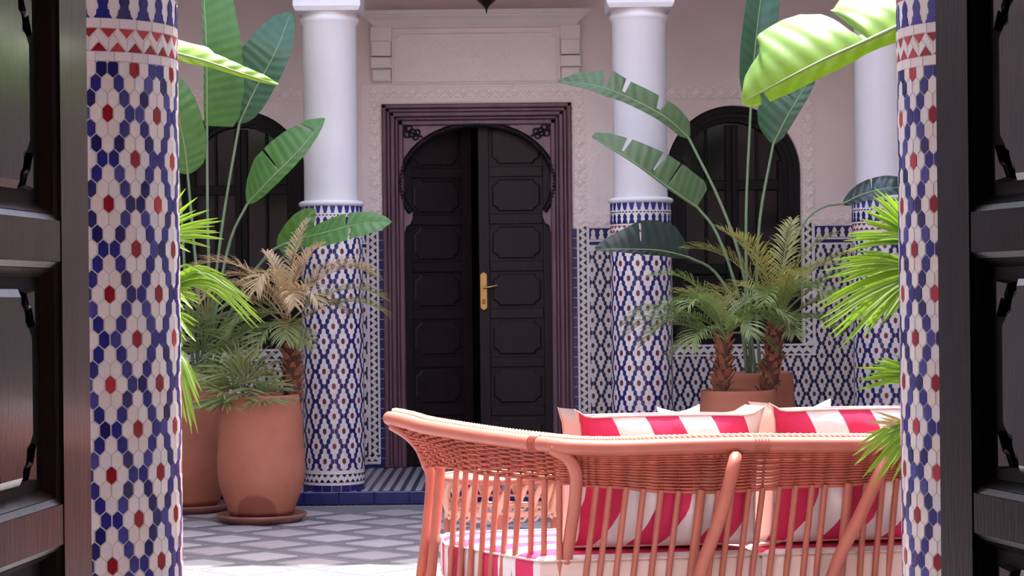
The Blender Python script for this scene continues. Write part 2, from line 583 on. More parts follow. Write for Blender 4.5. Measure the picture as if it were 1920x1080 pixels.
fz = MB()
DC = (DX0 + DX1) / 2
DADO = 1.94
frieze(fz, DX1 + .01, DX1 + .105, DADO, 2.96)
frieze(fz, DX0 - .105, DX0 - .01, DADO, 2.96)
frieze(fz, DX0 - .105, DX1 + .105, 2.96, 3.065)
S_ = fz.build('door_frieze', [M['plaster_panel'], M['carved']], wall_far); S_['kind'] = 'stuff'
fz = MB()
frieze(fz, DX1 + .105, ARCH[1][0] - AR - .03, DADO, DADO + .1)
frieze(fz, ARCH[1][0] + AR + .10, 4.9, DADO, DADO + .1)
frieze(fz, ARCH[1][0] + AR + .005, ARCH[1][0] + AR + .10, DADO, 2.93)
frieze(fz, ARCH[1][0] - AR - .10, ARCH[1][0] - AR - .005, DADO + .1, 2.93)
frieze(fz, ARCH[1][0] - AR - .10, ARCH[1][0] + AR + .10, 2.93, 3.03)
frieze(fz, ARCH[0][0] + AR + .005, ARCH[0][0] + AR + .10, DADO, 2.95)
frieze(fz, ARCH[0][0] - AR - .10, ARCH[0][0] - AR - .005, DADO, 2.95)
frieze(fz, ARCH[0][0] - AR - .10, ARCH[0][0] + AR + .10, 2.95, 3.05)
frieze(fz, -4.9, ARCH[0][0] - AR - .10, DADO, DADO + .1)
S_ = fz.build('window_frieze', [M['plaster'], M['carved']], wall_far); S_['kind'] = 'stuff'

pn = MB()
for x0, x1, z0, z1 in ((DX1, ARCH[1][0] - AR - .105, DADO, 3.07), (DX0 - .16, DX0, DADO, 3.07), (DX0, DX1, DZ1, 3.07)):
    pn.box(x0, x1, WY - .007, WY, z0, z1)
pn.build('door_surround', M['plaster_panel'], wall_far)

# plaster canopy over the door: cap, cove, two brackets, carved panel
CX0, CX1 = px_x(677, 35), px_x(1105, 35)
cap = MB()
prof = [(0, 3.50), (.10, 3.50), (.13, 3.52), (.17, 3.555), (.215, 3.575), (.215, 3.585), (.235, 3.59), (.235, 3.62), (0, 3.62)]
for y, z in prof: pass
n = len(prof)
vs = []
for x, sg in ((CX0, -1), (CX1, 1)):
    for d, z in prof:
        e = .235 - d
        vs.append((x - sg * min(e, .115), WY - d, z))
cap.add(vs, [tuple(range(n - 1, -1, -1)), tuple(range(n, 2 * n))] + [(i, (i + 1) % n, n + (i + 1) % n, n + i) for i in range(n)])
canopy = cap.build('trim_1', M['plaster_panel']); canopy['kind'] = 'structure'
for sx, x0, x1 in ((0, px_x(696, 100), px_x(735, 100)), (1, px_x(1050, 100), px_x(1088, 100))):
    b = MB()
    b.bbox(x0, x1, WY - .115, WY, 3.40, 3.51, .006)
    b.bbox(x0 + .006, x1 - .006, WY - .10, WY, 3.285, 3.40, .006)
    b.bbox(x0, x1, WY - .105, WY, 3.19, 3.275, .008)
    b.bbox(x0 + .008, x1 - .008, WY - .085, WY, 3.09, 3.185, .012)
    b.build('bracket', M['plaster_panel'], canopy)
b = MB()
x0, x1 = px_x(735, 100), px_x(1050, 100)
b.box(x0, x1, WY - .03, WY, 3.07, 3.51)
pz = [(x0 + .02, 3.08), (x1 - .02, 3.08), (x1 - .02, 3.42), (x1 - .07, 3.46), (x0 + .07, 3.46), (x0 + .02, 3.42)]
b.plate(pz, wfn, .03, .05, .02)
for k in range(16):                      # shallow carved arcade inside the panel
    for j in range(4):
        cx = x0 + .10 + (x1 - x0 - .2) * (k + .5) / 16
        cz = 3.125 + j * .085
        a = .03
        b.plate([(cx + a * math.cos(q * PI / 3 + (j % 2) * .5), cz + a * 1.1 * math.sin(q * PI / 3 + (j % 2) * .5)) for q in range(6)], wfn, .05, .0535, .008)
b.build('carved_panel', M['plaster_panel'], canopy)

# ---- zellige
def hex_colour(xi, row):
    row %= 6; xi %= 10
    if row == 0: return 'r' if xi == 0 else ('b' if xi in (4, 6) else 'w')
    if row == 3: return 'r' if xi == 5 else ('b' if xi in (1, 9) else 'w')
    if row in (2, 4): return 'b' if xi in (2, 8) else 'w'
    return 'b' if xi in (3, 7) else 'w'


def hexpoly(cx, cz, w, rp, g):
    h = rp * 4 / 3
    a, b_ = w / 2 - g, h / 2 - g * 1.15
    q = h / 4 - g * .3
    return [(cx, cz - b_), (cx + a, cz - q), (cx + a, cz + q), (cx, cz + b_), (cx - a, cz + q), (cx - a, cz - q)]


TILES = ['w1', 'w2', 'w3', 'b1', 'b2', 'b3', 'r1', 'r2', 'grout', 'k1', 'rd', 'r3', 'b4', 'b5']
TM = [M[k] for k in TILES]
TI = {k: i for i, k in enumerate(TILES)}


def pick(c, dark=False):
    if c == 'w': return TI[R.choice(['w1', 'w1', 'w2', 'w3'])]
    if c == 'b': return TI['b4'] if dark is True else TI['b5'] if dark else TI['b2'] if R.random() < .3 else TI[R.choice(['b1', 'b1', 'b3'])]
    if c == 'r': return TI[dark] if isinstance(dark, str) else TI['rd'] if dark else TI['r1'] if R.random() < .7 else TI['r2']
    return TI[c]


def hexfield(mb, fn, x0, x1, z0, z1, W, H, ox, oz, d=.003, g=.0012, skip=None, dark=False):
    w, rp = W / 5, H / 6
    r0, r1 = math.floor((z0 - oz) / rp) - 1, math.ceil((z1 - oz) / rp) + 1
    for r in range(r0, r1 + 1):
        k0, k1 = math.floor((x0 - ox) / w - r / 2) - 1, math.ceil((x1 - ox) / w - r / 2) + 1
        for k in range(k0, k1 + 1):
            cx, cz = ox + (k + r / 2) * w, oz + r * rp
            p = hexpoly(cx, cz, w, rp, g)
            if not (x0 < p[0][0] - w and p[0][0] + w < x1 and z0 < p[0][1] and p[3][1] < z1):
                p = clip(p, x0, x1, z0, z1)
                if not p: continue
            if skip and skip(cx, cz): continue
            mb.plate(p, fn, 0, d, 0, pick(hex_colour(2 * k + r, r), dark))


MERLON = [(-.5, 0), (.5, 0), (.36, .14), (.34, .30), (.25, .34), (.24, .48), (.31, .60), (.29, .74), (.15, .90), (0, 1),
          (-.15, .90), (-.29, .74), (-.31, .60), (-.24, .48), (-.25, .34), (-.34, .30), (-.36, .14)]


def merlons(mb, fn, x0, x1, z0, z1, n, d=.003, flip=False, col='b2', wk=.94):
    p = (x1 - x0) / n
    for i in range(n):
        cx = x0 + (i + .5) * p
        pts = [(cx + a * p * wk, (z1 - b * (z1 - z0)) if flip else (z0 + b * (z1 - z0))) for a, b in MERLON]
        if flip: pts = pts[::-1]
        mb.plate(pts, fn, 0, d, 0, TI[col])


def zigzag(mb, fn, x0, x1, z0, z1, n, d=.003, col='r1', vertical=False):
    """Facing triangles along both edges of a pale band."""
    if vertical:
        p = (z1 - z0) / n
        h = (x1 - x0) * .44
        for i in range(n):
            c = z0 + (i + .5) * p
            mb.plate([(x0, c - p * .42), (x0 + h, c), (x0, c + p * .42)], fn, 0, d, 0, TI[col])
            c += p / 2
            mb.plate([(x1, c - p * .42), (x1, c + p * .42), (x1 - h, c)], fn, 0, d, 0, TI[col])
    else:
        p = (x1 - x0) / n
        h = (z1 - z0) * .40
        for i in range(n):
            c = x0 + (i + .5) * p
            mb.plate([(c - p * .42, z0), (c + p * .42, z0), (c, z0 + h)], fn, 0, d, 0, TI[col])
            c += p / 2
            mb.plate([(c - p * .42, z1), (c, z1 - h), (c + p * .42, z1)], fn, 0, d, 0, TI[col])


def dfn(x, z, d):
    return (x, WY - .02 - d, z)


dm = MB()
WW, WH = .1227, .1965


def dado_run(x0, x1, z0, z1, top=True, ox=0.0):
    dm.box(x0, x1, WY - .02, WY, z0, z1, TI['w1'])
    zt = z1
    if top:
        n = max(1, round((x1 - x0) / .062))
        dm.plate([(x0, z1 - .095), (x1, z1 - .095), (x1, z1 - .005), (x0, z1 - .005)], dfn, 0, .001, 0, TI['b2'])
        merlons(dm, lambda x, z, d: dfn(x, z, d + .001), x0, x1, z1 - .092, z1 - .012, n, .003, col='w1', wk=.86)
        dm.plate([(x0, z1 - .135), (x1, z1 - .135), (x1, z1 - .11), (x0, z1 - .11)], dfn, 0, .003, 0, TI['b2'])
        zt = z1 - .15
    hexfield(dm, dfn, x0, x1, z0, zt, WW, WH, ox, .63, .003, .0011, dark=True)


# right of the door
xr = DX1
dm.box(xr, xr + .13, WY - .02, WY, GZ, DADO, TI['w1'])
for k in range(24):
    dm.plate([(xr, GZ + k * .077), (xr + .034, GZ + k * .077), (xr + .034, GZ + k * .077 + .073), (xr, GZ + k * .077 + .073)], dfn, 0, .003, 0, TI['b2'])
zigzag(dm, dfn, xr + .052, xr + .108, GZ + .05, DADO, 33, .003, 'k1', True)
OXR = px_x(1110, 507)
dado_run(xr + .13, ARCH[1][0] - AR - .10, GZ, DADO, ox=OXR)
dado_run(ARCH[1][0] + AR + .10, 5.0, GZ, DADO, ox=OXR)
dado_run(ARCH[1][0] - AR - .10, ARCH[1][0] + AR + .10, GZ, SILL - .09, False, ox=OXR)
a0, a1 = ARCH[1][0] - AR, ARCH[1][0] + AR
dm.box(a0 - .1, a1 + .1, WY - .02, WY, SILL - .09, SILL, TI['w1'])
zigzag(dm, dfn, a0 - .06, a1 + .06, SILL - .075, SILL - .015, 19, .003, 'k1')
for q in (a0 - .1, a1):
    dm.box(q, q + .1, WY - .02, WY, SILL, DADO, TI['w1'])
    zigzag(dm, dfn, q + .02, q + .075, SILL, DADO, 15, .003, 'k1', True)
# left of the door
xl = DX0
dm.box(xl - .13, xl, WY - .02, WY, GZ + .03, DADO, TI['w1'])
for k in range(24):
    dm.plate([(xl - .034, GZ + k * .077), (xl, GZ + k * .077), (xl, GZ + k * .077 + .073), (xl - .034, GZ + k * .077 + .073)], dfn, 0, .003, 0, TI['b2'])
zigzag(dm, dfn, xl - .108, xl - .052, GZ + .08, DADO, 33, .003, 'k1', True)
zigzag(dm, dfn, xl - .3, xl - .052, GZ + .05, GZ + .10, 5, .003, 'k1')
dado_run(ARCH[0][0] + AR + .10, xl - .13, GZ + .10, DADO, ox=OXR)
dado_run(-5.0, ARCH[0][0] - AR - .10, GZ, DADO, ox=OXR)
dado_run(ARCH[0][0] - AR - .10, ARCH[0][0] + AR + .10, GZ, SILL - .09, False, ox=OXR)
a0, a1 = ARCH[0][0] - AR, ARCH[0][0] + AR
dm.box(a0 - .1, a1 + .1, WY - .02, WY, SILL - .09, SILL, TI['w1'])
zigzag(dm, dfn, a0 - .06, a1 + .06, SILL - .075, SILL - .015, 19, .003, 'k1')
for q in (a0 - .1, a1):
    dm.box(q, q + .1, WY - .02, WY, SILL, DADO, TI['w1'])
    zigzag(dm, dfn, q + .02, q + .075, SILL, DADO, 15, .003, 'k1', True)
do = dm.build('tile_dado', TM, wall_far); do['kind'] = 'stuff'
mb = MB(); mb.box(-5, DX0, WY - .035, WY, GZ, GZ + .025)
S('baseboard_far', mb, M['step_blue'])

# ---- far door: stepped frame, horseshoe board, two leaves
door = empty('door_1', ((DX0 + DX1) / 2, WY, GZ)); door['kind'] = 'structure'
fr = MB()
steps = [(0, .035, .05), (.035, .065, .035), (.065, .10, .055), (.10, .125, .03), (.125, .165, .02)]
for o0, o1, d in steps:
    x0, x1, zt = DX0 + o0, DX1 - o0, DZ1 - o0
    k = o1 - o0
    fr.bbox(x0, x0 + k, WY - d, WY + .1, GZ, zt, .008)
    fr.bbox(x1 - k, x1, WY - d, WY + .1, GZ, zt, .008)
    fr.bbox(x0, x1, WY - d, WY + .1, zt - k, zt, .008)
fr.build('door_frame', M['door_frame_wood'], door)
# horseshoe board
bx0, bx1, bzt = DX0 + .165, DX1 - .165, DZ1 - .165
ACX = (bx0 + bx1) / 2
azc, arx, arz = 2.30, .565, .435


def horseshoe(ex=0.0):
    pts = [(ACX + arx * .995 + .012 + ex * .3, GZ), (ACX + arx * .995 + .012 + ex * .3, 1.90), (ACX + arx + .0 + ex * .4, 1.935), (ACX + arx * .985, 1.965), (ACX + arx * .93 , 1.985 ), (ACX + arx * .90, 2.03)]
    n = 30
    for i in range(n + 1):
        a = -.52 + (PI + 1.04) * i / n
        pts.append((ACX + (arx + ex) * math.cos(a) * 1.03, azc + (arz + ex) * math.sin(a)))
    pts += [(2 * ACX - x, z) for x, z in pts[5::-1]]
    return pts


hs = horseshoe()
brd = MB()
yb = WY + .012
outer = []
half = len(hs) // 2
# split into left and right boards along the arch, joined at the top
def board(side):
    pts = [p for p in (hs[:half + 1] if side > 0 else hs[half:])]
    if side < 0: pts = pts[::-1]
    ox = bx1 if side > 0 else bx0
    for (xa, za), (xb, zb) in zip(pts, pts[1:]):
        # fan from the arch line to the frame at the same height / top
        def far_pt(x, z):
            i = pts.index((x, z))
            t = max(0, (z - azc) / arz)
            if t < .35: return (ox, z)
            ang = math.atan2(z - azc, abs(x - ACX))
            corner = math.atan2(bzt - azc, abs(ox - ACX))
            if ang <= corner:
                return (ox, azc + math.tan(ang) * abs(ox - ACX))
            return (ACX + (side) * (bzt - azc) / math.tan(ang) if ang < PI / 2 - .01 else ACX, bzt)
        fa, fb = far_pt(xa, za), far_pt(xb, zb)
        brd.add([(xa, yb, za), (fa[0], yb, fa[1]), (fb[0], yb, fb[1]), (xb, yb, zb)], [(0, 1, 2, 3)])
        if abs(fa[0] - ox) < 1e-6 and abs(fb[1] - bzt) < 1e-6:
            brd.add([(fa[0], yb, fa[1]), (ox, yb, bzt), (fb[0], yb, fb[1])], [(0, 1, 2)])
        brd.add([(xa, yb, za), (xb, yb, zb), (xb, yb + .06, zb), (xa, yb + .06, za)], [(0, 1, 2, 3)])
board(1); board(-1)
brd.build('horseshoe_board', M['spandrel'], door)
am = MB()
hpts = [(x, WY + .002, z) for x, z in hs[6:-6]]
am.tube([(ACX + (x - ACX) * 1.03, y, azc + (z - azc) * 1.045) for x, y, z in hpts], .024, 8)
for i in range(70):                      # carved rope beading on the arch
    a = -.5 + (PI + 1.0) * i / 69
    cx, cz = ACX + arx * 1.06 * math.cos(a), azc + (arz + .018) * math.sin(a)
    am.plate([(cx + .016 * math.cos(q * PI / 3 + a), cz + .011 * math.sin(q * PI / 3 + a)) for q in range(6)], lambda x, z, d: (x, WY - d, z), .0, .034, .006)
am.build('arch_moulding', M['door_wood'], door)
for sx in (-1, 1):                       # carved corner sprigs
    sp = MB()
    p0 = Vector((ACX + sx * .42, WY - .0, azc + .36)); p1 = Vector((ACX + sx * .60, WY - .0, bzt - .02))
    sp.tube([p0, p1], .009, 6)
    mid = p0.lerp(p1, .45)
    dv = (p1 - p0).normalized(); sv = Vector((dv.z, 0, -dv.x))
    for a, b_, r_ in ((0, 0, .03), (.035, .025, .022), (.035, -.025, .022), (-.035, .02, .02), (-.035, -.02, .02), (.075, 0, .022), (.07, .04, .012), (.07, -.04, .012)):
        c = mid + dv * a + sv * b_
        sp.tube([c + Vector((r_ * math.cos(t * PI / 6), -.012, r_ * math.sin(t * PI / 6))) for t in range(13)], .007, 5)
    sp.build('carved_sprig', M['door_wood'], door)


def far_leaf(x0, x1, y, hinge_left, ang, name='door_leaf'):
    lf = empty(name, (x0 if hinge_left else x1, y, GZ), ang)
    lf.parent = door
    lf.location = Vector(lf.location) - Vector(door.location)
    w = x1 - x0
    q = 0 if hinge_left else -w
    b = MB()
    sw = .085
    zs = [.02, .42, .80, 1.18, 1.55, 1.92, 2.29, 2.72]
    b.box(q, q + w, .02, .05, 0, 2.72)
    b.bbox(q, q + sw, 0, .05, 0, 2.72, .004); b.bbox(q + w - sw, q + w, 0, .05, 0, 2.72, .004)
    for i, z in enumerate(zs):
        b.bbox(q + sw, q + w - sw, 0, .05, max(0, z - .03), z + .05 if i < 7 else 2.72, .004)
    b.build('leaf_body', M['door_wood'], lf, local=True)
    for i in range(7):
        z0, z1 = zs[i] + .05, zs[i + 1] - .03
        pb = MB()
        xa, xb = q + sw + .02, q + w - sw - .02
        za, zb = z0 + .02, z1 - .02
        c = .05
        poly = [(xa + c, za), (xb - c, za), (xb - c * .8, za + c * .45), (xb, za + c), (xb, zb - c), (xb - c * .8, zb - c * .45), (xb - c, zb), (xa + c, zb),
                (xa + c * .8, zb - c * .45), (xa, zb - c), (xa, za + c), (xa + c * .8, za + c * .45)]
        pb.plate(poly, lambda x, z, d: (x, .02 - d, z), 0, .016, .015)
        pb.build('leaf_panel', M['door_wood'], lf, local=True)
    return lf


far_leaf(ACX - arx - .03, ACX + .0, WY + .09, True, math.radians(24))
rl = far_leaf(ACX + .005, ACX + arx + .03, WY + .09, False, 0)
hd = MB()
hx = P(907, 546, WY + .07)
lw = ACX + arx + .03
lx, lz = hx.x - lw, hx.z - GZ
hd.plate([(lx - .026, lz - .135), (lx, lz - .155), (lx + .026, lz - .135), (lx + .026, lz + .135), (lx, lz + .155), (lx - .026, lz + .135)], lambda x, z, d: (x, -d, z), 0, .012, .006)
hd.tube([(lx, 0, lz + .03), (lx, -.045, lz + .03)], .011, 8)
hd.tube([(lx, -.045, lz + .03), (lx + .05, -.05, lz + .032), (lx + .105, -.045, lz + .045)], [.011, .009, .006], 8)
hd.tube([(lx, -.014, lz - .06), (lx, -.0135, lz - .1)], [.008, .012], 8)
hb = hd.build('door_handle', M['brass'], rl, local=True); hb['label'] = 'aged brass handle plate with lever'
rm = MB()
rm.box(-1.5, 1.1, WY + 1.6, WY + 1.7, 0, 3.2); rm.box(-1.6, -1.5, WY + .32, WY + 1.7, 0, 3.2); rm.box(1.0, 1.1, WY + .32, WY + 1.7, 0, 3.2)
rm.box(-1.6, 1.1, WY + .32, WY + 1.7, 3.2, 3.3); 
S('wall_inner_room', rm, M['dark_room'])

# ---- arched windows
for wi, (xc, zc) in enumerate(ARCH):
    w = empty('window_%d' % (wi + 1), (xc, WY + .1, SILL)); w['kind'] = 'structure'
    n = 28

    def ring_pts(rr, z0):
        return [(xc - rr, z0)] + [(xc - rr * math.cos(PI * i / n), zc + rr * math.sin(PI * i / n)) for i in range(n + 1)] + [(xc + rr, z0)]
    f = MB()
    for ra, rb, d in ((AR, AR - .045, .06), (AR - .045, AR - .085, .085), (AR - .085, AR - .12, .11)):
        A, B = ring_pts(ra, SILL), ring_pts(rb, SILL + (AR - rb))
        y = WY + d
        for i in range(len(A) - 1):
            f.add([(A[i][0], y, A[i][1]), (A[i + 1][0], y, A[i + 1][1]), (B[i + 1][0], y, B[i + 1][1]), (B[i][0], y, B[i][1])], [(0, 1, 2, 3)])
            f.add([(B[i][0], y, B[i][1]), (B[i + 1][0], y, B[i + 1][1]), (B[i + 1][0], y + .05, B[i + 1][1]), (B[i][0], y + .05, B[i][1])], [(0, 1, 2, 3)])
        f.box(xc - ra, xc + ra, y, y + .04, SILL + (AR - ra), SILL + (AR - rb))
    f.build('window_frame', M['window_wood'], w)
    for sx in (-1, 1):
        lf = MB()
        e = sx * .21
        for xa, xb in ((min(0, sx * .05), max(0, sx * .05)), (min(sx * .36, sx * .41), max(sx * .36, sx * .41))):
            lf.bbox(xc + xa, xc + xb, WY + .13, WY + .17, SILL + .12, zc + (.38 if abs(xa) < .1 else .1), .005)
        lf.bbox(xc + min(0, sx * .40), xc + max(0, sx * .40), WY + .135, WY + .17, zc - .13, zc - .05, .005)
        lf.bbox(xc + min(0, sx * .40), xc + max(0, sx * .40), WY + .135, WY + .17, SILL + .55, SILL + .63, .005)
        lf.bbox(xc + min(sx * .05, sx * .38), xc + max(sx * .05, sx * .38), WY + .15, WY + .17, SILL + .12, SILL + .55, .01)
        lf.bbox(xc + min(sx * .19, sx * .21), xc + max(sx * .19, sx * .21), WY + .14, WY + .17, SILL + .6, zc + .36, .004)
        lf.build('window_sash', M['window_wood'], w)
    g = MB(); g.box(xc - .42, xc + .42, WY + .172, WY + .178, SILL + .1, zc + .41)
    g.build('window_pane', M['glass'], w)
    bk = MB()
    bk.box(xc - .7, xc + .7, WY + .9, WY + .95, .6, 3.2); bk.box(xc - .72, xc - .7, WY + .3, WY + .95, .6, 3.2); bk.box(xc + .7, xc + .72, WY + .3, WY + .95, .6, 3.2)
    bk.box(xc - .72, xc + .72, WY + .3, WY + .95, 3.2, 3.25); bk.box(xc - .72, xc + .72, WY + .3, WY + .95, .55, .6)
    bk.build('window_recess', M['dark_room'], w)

# ---- galleries, upper storeys, the room the camera stands in
LX, RX = -3.0, 2.62          # faces of the side storeys
HUP = 8.0
mb = MB(); mb.box(-5.2, 5.2, EDGE + .2, WY + .35, CEIL - .002, CEIL + .15); S('ceiling_far_gallery', mb, M['ceiling'])
mb = MB(); mb.box(-5.2, 5.2, EDGE - .02, EDGE + .45, 3.62, CEIL); mb.box(-5.2, 5.2, EDGE - .02, EDGE + .4, CEIL, HUP)
S('wall_far_upper', mb, M['upper'])
mb = MB(); mb.box(-5.2, 5.2, 5.16, 5.5 - .0, 20, 20.01) if False else None
mb.box(-5.2, 5.2, 4.75, 5.20, 3.62, HUP); S('wall_near_upper', mb, M['upper'])
mb = MB(); mb.box(-5.2, 5.2, 3.2, 5.2, 3.55, 3.62); S('ceiling_near_gallery', mb, M['ceiling'])
mb = MB(); mb.box(-5.4, LX, 5.2, EDGE, CEIL - .33, HUP); mb.box(-5.4, -5.2, 3.2, WY + .3, 0, CEIL)
S('wall_left', mb, M['upper'])
mb = MB(); mb.box(RX, 5.4, 5.2, EDGE, CEIL - .33, HUP); mb.box(5.2, 5.4, 3.2, WY + .3, 0, CEIL)
S('wall_right', mb, M['upper'])
mb = MB()
mb.box(-5.2, -.78, 3.2, 3.5, 0, 3.62); mb.box(.78, 5.2, 3.2, 3.5, 0, 3.62); mb.box(-.78, .78, 3.2, 3.5, 2.62, 3.62)
S('wall_near', mb, M['plaster'])
mb = MB()
mb.box(-2.6, -2.5, -1.6, 3.2, 0, 3.2); S('wall_room_left', mb, M['plaster'])
mb = MB(); mb.box(2.5, 2.6, -1.6, 3.2, 0, 3.2); S('wall_room_right', mb, M['plaster'])
mb = MB(); mb.box(-2.6, 2.6, -1.7, -1.6, 0, 3.2); S('wall_room_back', mb, M['plaster'])
mb = MB(); mb.box(-2.6, 2.6, -1.7, 3.2, 3.2, 3.3); S('ceiling_room', mb, M['ceiling'])


# ------------------------------------------------------------------ columns
def cyl(cx, cy, rad):
    return lambda x, z, d: (cx + (rad + d) * math.sin(x / rad), cy - (rad + d) * math.cos(x / rad), z)


def bands_top(mb, fn, circ, z, kind):
    """Tile bands above the hexagons, returns the height of the shaft's foot."""
    if kind == 'far':
        zigzag(mb, fn, 0, circ, z + .016, z + .062, 30, .003, 'r1')
        merlons(mb, fn, 0, circ, z + .075, z + .145, 26, .003, col='b2')
        for i in range(52):
            p = circ / 52
            mb.plate([(i * p + p * .2, z + .15), (i * p + p * .7, z + .15), (i * p + p * .7, z + .158), (i * p + p * .2, z + .158)], fn, 0, .003, 0, TI['k1'])
        mb.plate_ring(fn, circ, z + .168, z + .222, 'b2') if hasattr(mb, 'plate_ring') else None
        merl = 26
        p = circ / merl
        for i in range(merl):         # dark between pale hanging merlons
            cx = (i + .5) * p
            mb.plate([(cx - p * .40, z + .222), (cx - p * .30, z + .195), (cx - p * .16, z + .168), (cx + p * .16, z + .168), (cx + p * .30, z + .195), (cx + p * .40, z + .222)], fn, 0, .003, 0, TI['b1'])
        return z + .222


def far_column(x, y, label):
    r = .21
    c = empty('column', (x, y, GZ)); tag(c, label, 'column', kind='thing')
    fn = cyl(x, y, r); circ = 2 * PI * r
    core = MB(); core.lathe([(r, GZ), (r, 2.05)], x, y, 64, TI['w1'])
    hexfield(core, fn, 0, circ, GZ + .145, 1.828, circ / 10, .205, R.uniform(0, .13), .4, .003, .0012, dark='r3')
    for i in range(20):
        p = circ / 20
        core.plate([(i * p + .002, GZ), (i * p + p - .002, GZ), (i * p + p - .002, GZ + .042), (i * p + .002, GZ + .042)], fn, 0, .004, 0, TI['b2'])
    zigzag(core, fn, 0, circ, GZ + .062, GZ + .118, 30, .003, 'k1')
    bands_top(core, fn, circ, 1.828, 'far')
    t = core.build('tile_cladding', TM, c); t['kind'] = 'stuff'
    b = MB(); b.lathe([(.211, 2.045), (.222, 2.052), (.226, 2.064), (.222, 2.076), (.205, 2.084), (.19, 2.086)], x, y, 48)
    b.build('ring', M['white_paint'], c)
    s = MB(); s.lathe([(.187, 2.08), (.187, 3.30), (.20, 3.315), (.205, 3.335), (.20, 3.35), (.19, 3.36), (.205, 3.39)], x, y, 48)
    s.build('shaft', M['white_paint'], c)
    k = MB()
    k.add([(x + sx * a, y + sy * a, z) for z, a in ((3.38, .215), (3.41, .23), (3.64, .23)) for sx, sy in ((-1, -1), (1, -1), (1, 1), (-1, 1))],
          [(3, 2, 1, 0), (8, 9, 10, 11)] + [(l * 4 + i, l * 4 + (i + 1) % 4, l * 4 + 4 + (i + 1) % 4, l * 4 + 4 + i) for l in (0, 1) for i in range(4)])
    k.build('capital', M['white_paint'], c)
    return c


CD = 14.42
for px, lab in ((623, 'tiled white column standing just left of the far double door'), (1203, 'tiled white column just right of the far double door, behind torn leaves'),
                (1657, 'tiled white column farthest right, half hidden by the near right column')):
    far_column(P(px, 540, CD).x, CD, lab)
far_column(P(623, 540, CD).x - 1.7, CD, 'tiled white column at far left, hidden behind the large near column')

NEAR_R, NEAR_D = .21, 4.96


